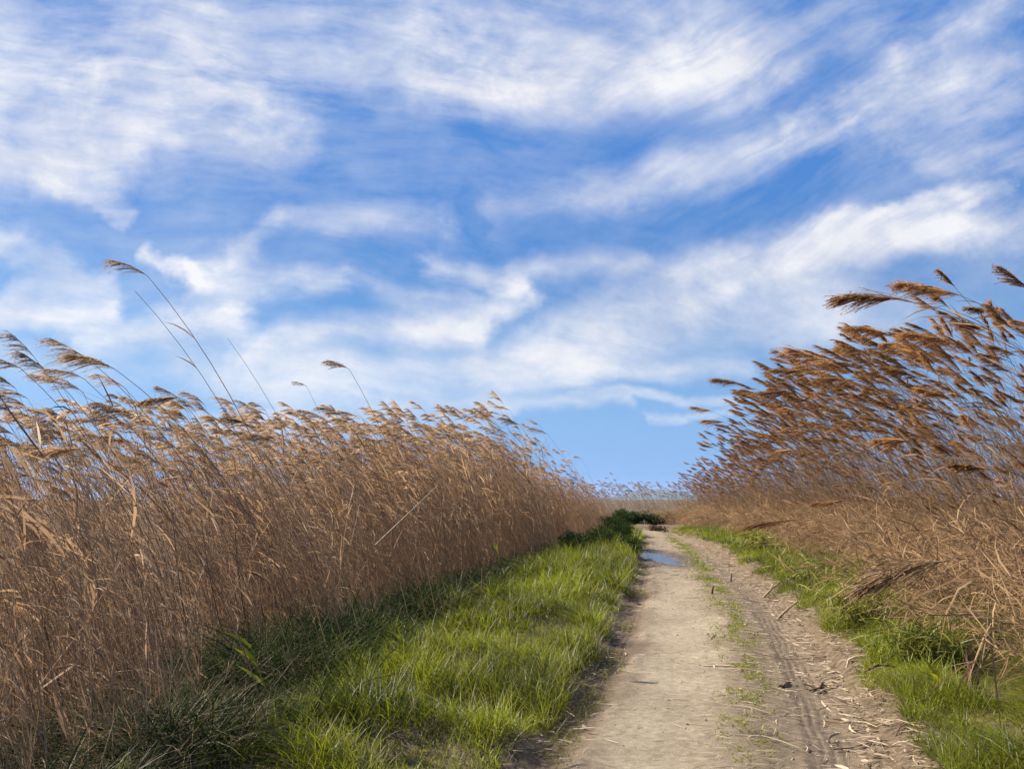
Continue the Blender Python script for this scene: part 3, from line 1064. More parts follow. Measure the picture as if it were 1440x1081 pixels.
hero(60, 522, 6.2, 16, 46, .36, 'reed with long pale grey plume, second from the very left end of the bed', GP, pang=50, droop=14, pn=50, nleaf=4, seed=12, p=1.3)
hero(64, 506, 6.5, 16, 42, .32, 'reed with narrow upright pale plume near the left end of the bed', GP, pang=40, droop=16, pn=40, nleaf=4, seed=13, p=1.3)
hero(126, 508, 6.3, 18, 52, .42, 'reed with long dark brown plume below and left of the tallest reed', GP, pang=54, droop=14, pn=70, nleaf=5, seed=14, p=1.3)
hero(170, 522, 6.0, 18, 56, .40, 'reed with broad bushy golden brown plume below the tallest reed', GP, pang=58, droop=30, pn=110, nleaf=5, seed=15, p=1.3)
hero(115, 532, 6.1, 18, 50, .34, 'reed with loose arching plume hanging among the left end plumes', GP, pang=60, droop=34, pn=44, nleaf=4, seed=16, p=1.3)
hero(247, 557, 6.6, 16, 66, .30, 'reed with dense dark red-brown plume blown flat, clear of its neighbours', GP, pang=88, droop=14, pn=150, nleaf=3, seed=17, p=1.8, spread=.16)
hero(190, 585, 6.0, 16, 58, .34, 'reed with golden plume below the bushy plume in the left bed', GP, pang=62, droop=20, pn=90, nleaf=4, seed=18)
hero(250, 560, 7.6, 14, 44, .26, 'reed with thin pale plume just right of the flat dark plume', GP, pang=52, droop=20, pn=36, nleaf=4, seed=19)
hero(120, 630, 4.8, 16, 62, .30, 'reed with small dark plume, low near the left edge of the bed', GP, pang=88, droop=10, pn=110, nleaf=3, seed=20, spread=.16)
GM = 'plumed reeds along the skyline of the left bed'
for k_, (x, y, Y, pn, l_) in enumerate([(458, 590, 8.6, 70, 'left of the lone middle reed'), (482, 585, 9.0, 60, 'under the lone middle reed'), (510, 590, 9.2, 60, 'right under the lone middle reed'),
                                        (352, 600, 8.0, 90, 'between the tallest reed and the lone middle reed'), (395, 625, 8.0, 80, 'short, right of the tallest reed'),
                                        (730, 597, 14.5, 70, 'at the crest before the right shoulder'), (770, 610, 16, 60, 'on the right shoulder of the bed')]):
    hero(x, y, Y, 12, 40, .30 if Y < 12 else .38, 'brown plumed reed on the left skyline, ' + l_, GM, pang=56, droop=28, pn=pn, nleaf=4, seed=30 + k_)
GR = 'large plumed reeds of the right bed'
RM = (M_STEM, M_LEAF, M_PLUME_R)
RH = [  # plume foot, depth, foot and tip angle, plume length, plume direction, count, label
    (1262, 424, 6.0, 14, 80, .50, 82, 150, 'bushy dark plume with long leaves, topmost left reed of the right bed'),
    (1352, 414, 6.2, 14, 70, .50, 72, 130, 'long dark plume pointing left, high near the right edge of the picture'),
    (1439, 412, 6.5, 14, 50, .32, 44, 70, 'slim upright dark plume, highest of all at the right edge'),
    (1346, 402, 7.6, 10, 40, .22, 32, 50, 'small upright plume standing behind the long dark plume'),
    (1322, 437, 7.0, 10, 46, .22, 38, 50, 'small brown plume just below the long dark plume'),
    (1252, 474, 8.0, 14, 66, .44, 72, 130, 'wide brown plume hanging below the topmost left reed'),
    (1288, 492, 8.2, 14, 62, .36, 74, 100, 'brown plume tucked under the wide brown plume'),
    (1346, 485, 7.4, 14, 70, .50, 70, 150, 'broad bushy plume in the middle of the right bed skyline'),
    (1208, 520, 8.6, 14, 68, .74, 62, 190, 'longest plume of the right bed, dark brown and rope-like'),
    (1222, 494, 9.6, 12, 60, .30, 62, 70, 'small plume above the longest plume'),
    (1126, 512, 12.0, 14, 66, .46, 58, 90, 'plume pointing up left, above the thick of the right bed'),
    (1142, 526, 11.0, 14, 70, .56, 78, 130, 'long flat plume below the up-pointing plume'),
    (1047, 540, 13.5, 14, 76, .52, 72, 130, 'leftmost large plume of the right bed skyline'),
    (1090, 524, 13.0, 12, 56, .28, 56, 50, 'small plume right of the leftmost large plume'),
    (1122, 552, 11.5, 14, 76, .52, 82, 150, 'thick golden plume below the long flat plume'),
    (1206, 533, 10.0, 14, 74, .50, 84, 130, 'golden brown plume hanging under the longest plume'),
    (1002, 578, 16.0, 14, 72, .40, 70, 80, 'small dark plume at the left rim of the right bed'),
    (1016, 594, 15.0, 14, 76, .42, 80, 80, 'small dark plume just under the left rim plume'),
    (1414, 508, 7.0, 12, 56, .26, 70, 60, 'small plume among thin stems near the right edge'),
    (1422, 440, 6.6, 14, 60, .30, 68, 60, 'plume right of the long dark plume at the right edge'),
    (1395, 462, 6.8, 14, 64, .30, 70, 80, 'brown plume between the broad plume and the right edge'),
    (1392, 660, 6.0, 14, 70, .26, 74, 110, 'golden plume low among the bare stems on the right'),
    (1290, 530, 8.4, 14, 68, .40, 66, 100, 'russet plume below the broad plume'),
    (1340, 560, 7.6, 14, 66, .34, 66, 90, 'russet plume among thin stems right of centre'),
    (1278, 620, 7.6, 14, 74, .34, 84, 110, 'olive brown plume low against the bare stems'),
]
for k_, (x, y, Y, a0, a1, pl, pa, pn, lab) in enumerate(RH):
    hero(x, y, Y, a0, a1, pl, ('reed with ' + lab), GR, pang=pa, droop=14, pn=pn, nleaf=10 if k_ == 0 else 5, seed=50 + k_, mats=RM, spread=.30, p=1.9,
         lmax=.75 if k_ == 0 else .4, up=(.6, .99) if k_ == 0 else (.3, .95))
# low, nearly horizontal heads hanging over the right verge
hero(1350, 793, 4.6, 45, 104, .50, 'reed bent right over, its brush-like plume hanging above the right verge', GR, pang=97, droop=22, pn=240, nleaf=3, seed=90, mats=(M_STEM, M_LEAF, M_PLUME), spread=.34, p=.7)
hero(1122, 731, 13.0, 30, 92, .80, 'reed bent over the track edge with one low dark plume held level', GR, pang=92, droop=12, pn=130, nleaf=3, seed=91, mats=RM, spread=.14, p=.8)
hero(1190, 704, 11.0, 30, 90, .45, 'reed with small dark level plume just above and right of the low dark plume', GR, pang=90, droop=8, pn=130, nleaf=3, seed=92, mats=RM, spread=.13, p=.9)

# ------------------------------------------------------------------ grass
def blades(x, y, z, hgt, w, K=4, lean=0.5, wind=0.25, tint=None, rr=r):
    n = len(x)
    az = rr.random(n) * 2 * np.pi
    le_ = lean * (0.3 + 0.9 * rr.random(n))
    d = np.stack([np.cos(az) * le_ - wind, np.sin(az) * le_, np.ones(n)], -1)
    d /= np.linalg.norm(d, axis=1, keepdims=True)
    sag = np.stack([np.cos(az) * 0.5 - wind, np.sin(az) * 0.5, -0.45 * np.ones(n)], -1) * (0.3 + 0.9 * rr.random((n, 1)))
    tb = np.linspace(0, 1, K)[None, :, None]
    C = np.stack([x, y, z], -1)[:, None] + hgt[:, None, None] * (tb * d[:, None] + tb ** 2 * sag[:, None])
    side = np.stack([-np.sin(az + rr.normal(size=n) * .8), np.cos(az + rr.normal(size=n) * .8), 0.2 * rr.normal(size=n)], -1)
    side /= np.linalg.norm(side, axis=1, keepdims=True)
    prof = np.interp(np.linspace(0, 1, K), [0, .4, 1], [.8, 1, .05])
    return C, np.broadcast_to(w, (n,))[:, None] * prof[None], side, (rr.random(n) if tint is None else tint)


def grass_patch(g, ylo, yhi, xl, xr, dens, hfun, wid, tintf, K=4, lean=.5, thr=.30, mat=0):
    wmax = float(np.max(xr(np.linspace(ylo, yhi, 20)) - xl(np.linspace(ylo, yhi, 20))))
    n = int((yhi - ylo) * wmax * dens)
    y = ylo + (yhi - ylo) * r.random(n)
    u = r.random(n)
    x = xl(y) + u * wmax
    keep = x < xr(y)
    cl_ = fbm(x * 2.2 + 3, y * 2.2, 3)
    keep &= r.random(n) < sstep(thr, thr + .20, cl_)
    keep &= in_view(x, y, x, 220)
    x, y, cl_ = x[keep], y[keep], cl_[keep]
    hh = hfun(x, y) * (0.5 + 0.8 * r.random(len(x))) * (0.42 + 1.3 * sstep(.36, .66, cl_))
    tn = np.clip(tintf(x, y) + 0.35 * (r.random(len(x)) - .5), 0, 1)
    C, Wd, sd_, tn = blades(x, y, surf_z(x, y) - 0.01, hh, wid, K, lean, .18, tn)
    g.ribbons(C, Wd, sd_, tn, mat)


le_w = lambda y: edge(le, y)
re_w = lambda y: edge(re_, y)
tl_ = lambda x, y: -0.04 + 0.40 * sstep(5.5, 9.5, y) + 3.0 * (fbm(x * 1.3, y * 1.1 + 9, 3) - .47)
g = Geo()
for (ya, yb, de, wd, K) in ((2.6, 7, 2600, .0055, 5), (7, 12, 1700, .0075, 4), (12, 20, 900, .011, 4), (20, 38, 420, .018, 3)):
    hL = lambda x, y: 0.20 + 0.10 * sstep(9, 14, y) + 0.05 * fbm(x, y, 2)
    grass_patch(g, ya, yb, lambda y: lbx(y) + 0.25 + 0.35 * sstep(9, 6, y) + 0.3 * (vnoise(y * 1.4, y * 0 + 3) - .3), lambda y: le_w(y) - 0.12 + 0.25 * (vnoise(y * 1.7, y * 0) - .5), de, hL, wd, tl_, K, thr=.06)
    # scraggly margin beside the wheel track
    grass_patch(g, ya, yb, lambda y: le_w(y) - 0.35, lambda y: le_w(y) + 0.10 + 0.2 * vnoise(y * 2, y * 0), de * .30, lambda x, y: 0.07 + 0 * x, wd * .8, lambda x, y: 0.5 + 0 * x, 4, .9)
grass_patch(g, 2.6, 14, lambda y: lbx(y) + 0.3, lambda y: le_w(y) - 0.1, 90, lambda x, y: 0.24 + 0 * x, .005, lambda x, y: 0.7 + 0 * x, 5, .8, mat=1)
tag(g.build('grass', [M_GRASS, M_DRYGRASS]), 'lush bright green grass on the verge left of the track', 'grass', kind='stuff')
g = Geo()
for (ya, yb, de, wd, K) in ((2.6, 7, 3000, .0055, 5), (7, 12, 2000, .0075, 4), (12, 20, 1000, .011, 4), (20, 40, 450, .018, 3)):
    grass_patch(g, ya, yb, lambda y: re_w(y) + 0.02 + 0.3 * vnoise(y * 1.3, y * 0), lambda y: rbx(y) + 0.9, de, lambda x, y: 0.13 + 0.16 * sstep(0.2, 1.6, x - re_w(y)), wd,
                lambda x, y: 0.50 + 1.8 * (fbm(x * 1.3, y * 1.3 + 4, 3) - .47), K, thr=.04)
tag(g.build('grass', [M_GRASS]), 'yellowish green grass on the verge right of the track', 'grass', kind='stuff')
# thin grass on the crown of the track
g = Geo()
n = 22000
s_c = r.random(n) * 32 + 1
t_c = 0.24 + 0.13 * r.normal(size=n)
pt = fbm(t_c * 7 + 20, s_c * 2.6, 3)
kp = (r.random(n) < .75 * sstep(.40, .66, pt)) & (np.abs(t_c) < .9)
xx_, yy_, zz_ = on_track(t_c[kp], s_c[kp])
C, Wd, sd_, tn = blades(xx_, yy_, zz_, 0.02 + 0.05 * r.random(kp.sum()), .005 + .0006 * s_c[kp], 3, 1.2, .1, 0.3 + 0.5 * r.random(kp.sum()))
g.ribbons(C, Wd, sd_, tn, 0)
tag(g.build('crown_grass', [M_GRASS]), 'thin low grass along the crown of the dirt track', 'grass', kind='stuff')
g = Geo()  # rank grass at the reed foot, its blades coloured dark to deepen the shade
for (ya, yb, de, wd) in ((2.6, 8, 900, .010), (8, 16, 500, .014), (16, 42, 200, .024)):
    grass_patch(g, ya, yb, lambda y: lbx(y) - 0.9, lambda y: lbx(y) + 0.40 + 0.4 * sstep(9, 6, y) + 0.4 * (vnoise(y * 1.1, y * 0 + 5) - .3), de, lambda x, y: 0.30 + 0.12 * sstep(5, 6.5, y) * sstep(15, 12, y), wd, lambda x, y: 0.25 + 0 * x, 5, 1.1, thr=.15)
tag(g.build('shade_toned_grass', [M_WEED]), 'rank dark green grass with the shade under the left reeds coloured in', 'grass', kind='stuff')
# dry matted grass: left margin of the track and under the left bed
g = Geo()
for (ya, yb, de, wd) in ((2.6, 7, 900, .004), (7, 14, 450, .006), (14, 30, 200, .010)):
    grass_patch(g, ya, yb, lambda y: le_w(y) - 0.60, lambda y: le_w(y) + 0.16, de * 1.8, lambda x, y: 0.12 + 0 * x, wd, lambda x, y: 0.25 + 0 * x, 4, 2.2, thr=.1)
    grass_patch(g, ya, yb, lambda y: lbx(y) - 1.0, lambda y: lbx(y) + 0.35 + 0.35 * sstep(9, 6, y), de * 1.1, lambda x, y: 0.36 + 0 * x, wd * 1.2, lambda x, y: 0.45 + 0 * x, 5, 1.6)
    grass_patch(g, ya, yb, lambda y: re_w(y) - 0.10, lambda y: re_w(y) + 0.75, de * .8, lambda x, y: 0.08 + 0 * x, wd, lambda x, y: 0.4 + 0 * x, 4, 2.2)
    grass_patch(g, ya, yb, lambda y: rbx(y) - 0.9, lambda y: rbx(y) + 0.6, de * .9, lambda x, y: 0.30 + 0 * x, wd * 1.6, lambda x, y: 0.5 + 0 * x, 5, 1.6)
tag(g.build('dry_grass', [M_DRYGRASS]), 'matted dry grass at the foot of the reeds and along the track edge', 'grass', kind='stuff')

# ------------------------------------------------------------------ straw litter
g = Geo()
n = 11000
s_c = 0.3 + 34 * r.random(n) ** 1.3
wch = r.random(n)
t_c = np.where(wch < .50, 1.04 + 0.11 * r.normal(size=n), np.where(wch < .76, 0.36 + .22 * r.normal(size=n), r.uniform(-1.15, 1.2, n)))
kp = (np.abs(t_c) < 1.35)
s_c, t_c = s_c[kp], t_c[kp]
n = len(s_c)
x_, y_, z_ = on_track(t_c, s_c)
z_ = surf_z(x_, y_)
az = r.normal(size=n) * .7 + np.where(r.random(n) < .5, 0, np.pi)
ll = 0.03 + 0.16 * r.random(n) ** 2.2
K = 4
tb = np.linspace(-.5, .5, K)[None, :, None]
dv = np.stack([np.cos(az), np.sin(az), 0.0 * az], -1)
cv_ = np.stack([-np.sin(az), np.cos(az), 0.25 * np.ones(n)], -1) * (r.normal(size=n) * .28)[:, None]
C = np.stack([x_, y_, z_ + 0.006 + 0.012 * r.random(n)], -1)[:, None] + ll[:, None, None] * (tb * dv[:, None] + (tb ** 2) * cv_[:, None])
sd_ = np.stack([-np.sin(az), np.cos(az), 0.6 * r.normal(size=n)], -1)
sd_ /= np.linalg.norm(sd_, axis=1, keepdims=True)
g.ribbons(C, (0.0018 + 0.0045 * r.random(n) ** 2.5 + 0.0002 * s_c)[:, None] * np.array([.6, 1, 1, .3])[None], sd_, r.random(n), 0)
tag(g.build('straw_litter', [M_PALE]), 'scattered straw and broken reed bits on the dirt track', 'litter', kind='stuff')

# broad torn leaves trodden into the right edge of the track
g = Geo()
n = 2600
s_c = 0.3 + 26 * r.random(n) ** 1.3
t_c = np.where(r.random(n) < .8, 0.98 + 0.13 * r.normal(size=n), -0.98 + .12 * r.normal(size=n))
kp = np.abs(t_c) < 1.3
s_c, t_c = s_c[kp], t_c[kp]
n = len(s_c)
x_, y_, _z = on_track(t_c, s_c)
z_ = surf_z(x_, y_)
az = r.normal(size=n) * .8 + np.where(r.random(n) < .5, -.4, np.pi - .4)
ll = 0.05 + 0.17 * r.random(n) ** 1.6
tb = np.linspace(-.5, .5, 5)[None, :, None]
dv = np.stack([np.cos(az), np.sin(az), 0.12 * r.normal(size=n)], -1)
cv_ = np.stack([-np.sin(az), np.cos(az), 0.5 * r.random(n)], -1) * (r.normal(size=n) * .5)[:, None]
C = np.stack([x_, y_, z_ + 0.010 + 0.015 * r.random(n)], -1)[:, None] + ll[:, None, None] * (tb * dv[:, None] + (tb ** 2) * cv_[:, None])
sd_ = np.stack([-np.sin(az), np.cos(az), 0.7 * r.normal(size=n)], -1)
sd_ /= np.linalg.norm(sd_, axis=1, keepdims=True)
g.ribbons(C, (0.006 + 0.014 * r.random(n))[:, None] * np.array([.4, 1, .9, .8, .2])[None], sd_, r.random(n), 0)
M_LITTER = plant_mat('trodden_leaf', (0.15, 0.098, 0.055), (0.52, 0.40, 0.26), 0.15, 0.6, nscale=14)
tag(g.build('fallen_leaves', [M_LITTER]), 'torn dry reed leaves trodden along the edges of the dirt track', 'litter', kind='stuff')

# crumbs of earth and grit
g = Geo()
n = 2600
s_c = 0.3 + 26 * r.random(n) ** 1.5
t_c = np.clip(np.where(r.random(n) < .5, r.uniform(-1.1, 1.1, n), np.sign(r.random(n) - .45) * (0.82 + .14 * r.normal(size=n))), -1.2, 1.2)
x_, y_, z_ = on_track(t_c, s_c)
rd = 0.003 + 0.012 * r.random(n) ** 5 + .0002 * s_c
base_v = np.array([[1, 0, 0], [0, 1, 0], [-1, 0, 0], [0, -1, 0], [.5, .5, .8], [-.5, .5, .7], [-.5, -.5, .8], [.5, -.5, .6]], float)
Vc = base_v[None] * rd[:, None, None] * (0.6 + .8 * r.random((n, 8, 3)))
Vc = Vc + np.stack([x_, y_, z_ - .001], -1)[:, None]
q0 = np.array([[0, 1, 5, 4], [1, 2, 6, 5], [2, 3, 7, 6], [3, 0, 4, 7], [4, 5, 6, 7]])
g.add(Vc.reshape(-1, 3), (q0[None] + (np.arange(n) * 8)[:, None, None]).reshape(-1, 4), np.repeat(r.random(n), 8))
M_GRIT = plant_mat('earth_crumb', (0.16, 0.115, 0.075), (0.36, 0.29, 0.20), 0.0, 0.9, nscale=20)
tag(g.build('gravel', [M_GRIT]), 'crumbs of earth and grit strewn over the dirt track', 'grit', kind='stuff')

# larger pieces one can count
GB = 'broken reed pieces on the track'
pieces = [  # px, py, length, direction (deg, 0 = to the right), width, material, label
    (1030, 1000, .55, -38, .006, M_PALE, 'thin pale straw lying slantwise across the crown near the bottom'),
    (1085, 1052, .42, -30, .008, M_PALE, 'pale straw just right of the small grass tuft'),
    (1245, 1030, .50, -60, .010, M_PALE, 'pale straw at the lower right track edge'),
    (1262, 1058, .38, -52, .010, M_PALE, 'lowest pale straw at the right track edge'),
    (1210, 985, .30, -48, .012, M_PALE, 'bent pale reed piece on the right edge above the lowest straws'),
    (1190, 948, .34, -8, .022, M_PALE, 'broad pale leaf sheath on the right track edge'),
    (1165, 965, .26, 20, .018, M_PALE, 'curled pale sheath touching the dark broken stalk'),
    (1225, 1046, .50, 4, .010, M_DEAD, 'straight dark stalk crossing the right rut near the bottom'),
    (1232, 970, .40, 4, .022, M_DEAD, 'thick dark stalk lying off the right edge into the grass'),
    (1150, 962, .30, 36, .024, M_DEAD, 'knobbly dark broken stalk in the right rut'),
    (1105, 966, .22, 42, .020, M_DEAD, 'short dark stalk left of the knobbly broken one'),
    (1045, 950, .42, -22, .010, M_PALE, 'pale straw lying across the green crown'),
    (1010, 940, .28, -24, .014, M_PALE, 'wide pale straw left of the green crown'),
    (1003, 898, .26, 60, .010, M_DEAD, 'small dark twig left of the crown in mid track'),
    (1100, 893, .60, -12, .010, M_PALE, 'long pale straw across the right rut'),
    (1140, 905, .55, -22, .012, M_PALE, 'long pale straw along the right edge in mid track'),
    (1095, 925, 1.0, -4, .008, M_DEAD, 'long thin dark stalk across crown and right rut'),
    (1070, 862, .6, -14, .012, M_PALE, 'pale straw far up the right edge'),
    (1058, 845, .7, -8, .014, M_PALE, 'highest pale straw on the right edge'),
]
for k_, (px, py, L, dg, wd, mt, lab) in enumerate(pieces):
    rr = np.random.default_rng(300 + k_)
    p0 = ground_at(px, py)
    K = 9
    u = np.linspace(-.5, .5, K)
    a_ = R(dg) * 1.0
    # the angle is given on the ground as seen from the standing height
    cvx = u * L * math.cos(a_) + 0.04 * L * np.sin(u * 5 + k_)
    cvy = u * L * math.sin(a_) * 1.6 + 0.05 * L * np.cos(u * 7 + k_)
    X_, Y_ = p0[0] + cvx, p0[1] + cvy
    Z_ = surf_z(X_, Y_)
    zc = np.maximum.accumulate(Z_)[-1] * 0 + Z_ + wd * .4 + 0.004
    zc = zc + 0.02 * np.abs(np.sin(u * 3 + k_)) * (L > .3)
    C = (np.stack([X_, Y_, zc], -1) - np.array([p0[0], p0[1], 0]))[None]
    g = Geo()
    rad = wd * .5 * (0.6 + .4 * rr.random(K)) if mt is M_DEAD else wd * .5 * np.interp(np.linspace(0, 1, K), [0, .2, .8, 1], [.6, 1, .9, .3])
    g.tubes(C, rad[None], 0.5, 0, 5)
    # frayed sheath strips
    nf = 4 if wd > .011 else 2
    ix = rr.integers(1, K - 2, nf)
    o_ = C[0][ix]
    dv = np.stack([rr.normal(size=nf), rr.normal(size=nf), .25 + .2 * rr.random(nf)], -1)
    dv /= np.linalg.norm(dv, axis=1, keepdims=True)
    tb = np.linspace(0, 1, 4)[None, :, None]
    CC = o_[:, None] + 0.09 * (0.5 + rr.random((nf, 1, 1))) * (tb * dv[:, None] + tb ** 2 * np.array([0, 0, -.35]))
    sd_ = np.cross(dv, rr.normal(size=(nf, 3)))
    sd_ /= np.linalg.norm(sd_, axis=1, keepdims=True)
    g.ribbons(CC, np.array([.6, 1, .8, .1])[None] * wd * .9, sd_, .6, 0)
    o = g.build('reed_piece', mt, smooth=True)
    o.location = (p0[0], p0[1], 0)
    tag(o, lab, 'reed piece', GB)


# grass tuft on the track, bottom
def tuft(px, py, n, h, w, spread, mat, name, label, cat, group=None, lean=.5, base=None):
    rr = np.random.default_rng(int(px * 7 + py))
    p0 = ground_at(px, py) if base is None else np.array(base)
    x = spread[0] * rr.normal(size=n)
    y = spread[1] * rr.normal(size=n)
    z = surf_z(p0[0] + x, p0[1] + y) - 0.01
    C, Wd, sd_, tn = blades(x, y, z, h * (.4 + .8 * rr.random(n)), w, 5, lean, .1, rr.random(n), rr)
    g = Geo().ribbons(C, Wd, sd_, tn, 0)
    o = g.build(name, mat)
    o.location = (p0[0], p0[1], 0)
    return tag(o, label, cat, group)


M_TUFT = plant_mat('grey_green_tuft', (0.06, 0.06, 0.035), (0.20, 0.18, 0.11), 0.3, 0.6, nscale=9)
tuft(1062, 1040, 420, .05, .004, (.075, .09), M_TUFT, 'grass_tuft', 'flat grey-green grass tuft on the track near the bottom', 'grass tuft', lean=1.6)
tuft(965, 1026, 60, .02, .003, (.04, .03), M_TUFT, 'grass_tuft', 'tiny dark tuft on the pale wheel path', 'grass tuft', lean=1.6)
tuft(990, 815, 260, .10, .010, (.16, .35), M_GRASS, 'grass_tuft', 'green tuft on the crown short of the puddle', 'grass tuft', lean=1.0)


# ------------------------------------------------------------------ single stalks, shoots, stumps
def stalk(p0, p1, rad, mat, name, label, cat, group=None, leaves=0, bend=0.05, seed=0, lw=.012, ll=.25):
    """one stem from p0 to p1 (world), slightly bent; leaves are its part"""
    rr = np.random.default_rng(500 + seed)
    p0, p1 = np.array(p0, float), np.array(p1, float)
    K = 9
    u = np.linspace(0, 1, K)[:, None]
    L = np.linalg.norm(p1 - p0)
    C = (p1 - p0) * u + np.array([-1, .3, 0]) * bend * L * np.sin(u * math.pi)
    g = Geo().tubes(C[None], (rad * np.linspace(1, .5, K))[None], .5, 0, 5)
    root = empty(name, tuple(p0))
    g.build('stem', mat, root, smooth=True)
    if leaves:
        leaf_geo(C, rr, leaves, ll * .6, ll, lw, up=(.3, 1.0)).build('foliage', mat, root)
    return tag(root, label, cat, group)


def gpt(px, py, dz=0.0):
    p = ground_at(px, py)
    return np.array([p[0], p[1], surf_z(p[0], p[1])[0] + dz])


# long pale broken stalk leaning across the face of the left bed
stalk(at(528, 766, 8.9), at(615, 683, 9.15), .009, M_PALE, 'broken_reed', 'thick pale broken stalk slanting up right across the face of the left bed', 'broken reed', seed=1, bend=.0)
stalk(at(634, 842, 11.8), at(620, 690, 11.6), .011, M_DRYGRASS, 'broken_reed', 'straight upright tan stalk right of the slanting pale stalk', 'broken reed', seed=2, bend=.01)
GD = 'dark bare stalks in the left bed'
for k_, (x0, y0, x1, y1, Y, lab) in enumerate([(103, 1025, 52, 830, 5.1, 'thick dark dead stalk at the near left of the bed'), (345, 870, 330, 735, 7.4, 'thin dark stalk in the left bed, right of two similar ones'),
                                               (262, 880, 243, 720, 6.4, 'thin dark stalk in the left bed, leftmost of three similar ones'), (310, 880, 283, 730, 6.9, 'thin dark stalk in the left bed between two similar ones'),
                                               (60, 640, -8, 545, 4.6, 'dark bent stem top crossing the left edge of the view')]):
    stalk(at(x0, y0, Y), at(x1, y1, Y + .05), .010 if k_ == 0 else .006, M_DEAD, 'dead_stalk', lab, 'dead stalk', GD, leaves=2, seed=10 + k_, bend=.02)
GS = 'yellow-green reed shoots'
for k_, (x0, y0, x1, y1, nl, lab, Yd) in enumerate([
    (388, 1030, 352, 905, 5, 'largest yellow-green shoot, tall at the foot of the left bed', 5.7),
    (710, 838, 700, 772, 5, 'small bright yellow shoot where the far part of the left bed meets the grass', 14.2),
    (566, 975, 565, 900, 6, 'bright upright shoot in the middle of the left verge grass', None),
    (232, 1085, 230, 1045, 5, 'short yellow shoot at the bottom of the left verge', None),
    (1330, 1010, 1322, 955, 4, 'orange-yellow shoot in the right verge grass', None),
    (1390, 900, 1398, 850, 5, 'yellow-green shoot among the dry leaves at the right edge', None),
    (1215, 850, 1203, 780, 6, 'green shoot topping the weeds left of the brush-like plume', None)]):
    p0 = gpt(x0, y0) if Yd is None else at(x0, y0, Yd)
    if Yd is not None:
        p0[2] = surf_z(p0[0], p0[1])[0]
    p1 = at(x1, y1, p0[1])
    stalk(p0, p1, .005, M_SHOOT, 'reed_shoot', lab, 'reed shoot', GS, leaves=nl, seed=30 + k_, lw=.018 + .001 * p0[1], ll=.24, bend=.03)
stalk(gpt(676, 885), at(678, 800, 10.0), .009, M_DRYGRASS, 'broken_reed', 'short upright brown stalk standing in the left verge grass', 'broken reed', seed=3, bend=.0)
stalk(gpt(566, 900), at(561, 853, 8.6), .006, M_PALE, 'broken_reed', 'short whitish stalk at the grass edge under the left bed', 'broken reed', seed=4, bend=.0)
stalk(gpt(1001, 838), at(1003, 823, ground_at(1001, 838)[1]), .030, M_DEAD, 'reed_stub', 'stubby dark upright stub on the crown beyond mid track', 'reed stub', seed=5, bend=.03)
stalk(gpt(1028, 818), at(1029, 806, ground_at(1028, 818)[1]), .018, M_DEAD, 'reed_stub', 'small dark upright stub beside the right rut, beyond the other', 'reed stub', seed=6, bend=.03)
stalk(gpt(1073, 838), at(1097, 818, ground_at(1073, 838)[1] + .2), .022, M_LITTER, 'reed_stub', 'leaning dry leaf bundle at the right track edge, upper one', 'leaf bundle', seed=7, leaves=3, bend=.03)
stalk(gpt(1092, 868), at(1122, 845, ground_at(1092, 868)[1] + .2), .020, M_LITTER, 'reed_stub', 'leaning dry leaf bundle at the right track edge, lower one', 'leaf bundle', seed=8, leaves=3, bend=.03)
stalk(gpt(1440, 960, .1), at(1385, 915, 6.2), .012, M_DEAD, 'dead_stalk', 'dark stalk lying slantwise at the right edge beyond the split stump', 'dead stalk', seed=9)

# split dead stump with a tall thin stalk
p0 = gpt(1372, 1010)
root = empty('dead_stump', tuple(p0))
rr = np.random.default_rng(77)
g = Geo()
n = 16
az = rr.random(n) * 2 * np.pi
ra = .085 * (.5 + .5 * rr.random(n))
top = np.stack([.02 * rr.normal(size=n), .02 * rr.normal(size=n), .30 + .10 * rr.random(n)], -1)
bot = np.stack([np.cos(az) * ra, np.sin(az) * ra, -0.03 * np.ones(n)], -1)
tb = np.linspace(0, 1, 6)[None, :, None]
C = bot[:, None] * (1 - tb) ** 1.4 + top[:, None] * tb
g.ribbons(C, np.array([.028, .024, .018, .012, .008, .003])[None] * (0.7 + .6 * rr.random((n, 1))), np.stack([-np.sin(az), np.cos(az), 0 * az], -1), .3 + .4 * rr.random(n), 0)
g.build('leaf_sheath', M_DEAD, root)
pt_ = at(1390, 842, p0[1]) - p0
Geo().tubes((np.linspace(0, 1, 8)[:, None] * pt_ + np.array([.03, 0, 0]) * np.sin(np.linspace(0, 3, 8))[:, None])[None], np.linspace(.010, .004, 8)[None], .7, 0, 5).build('stem', M_DRYGRASS, root, smooth=True)
tag(root, 'dark splayed dead stump with a tall thin stalk, in the right verge grass', 'stump')


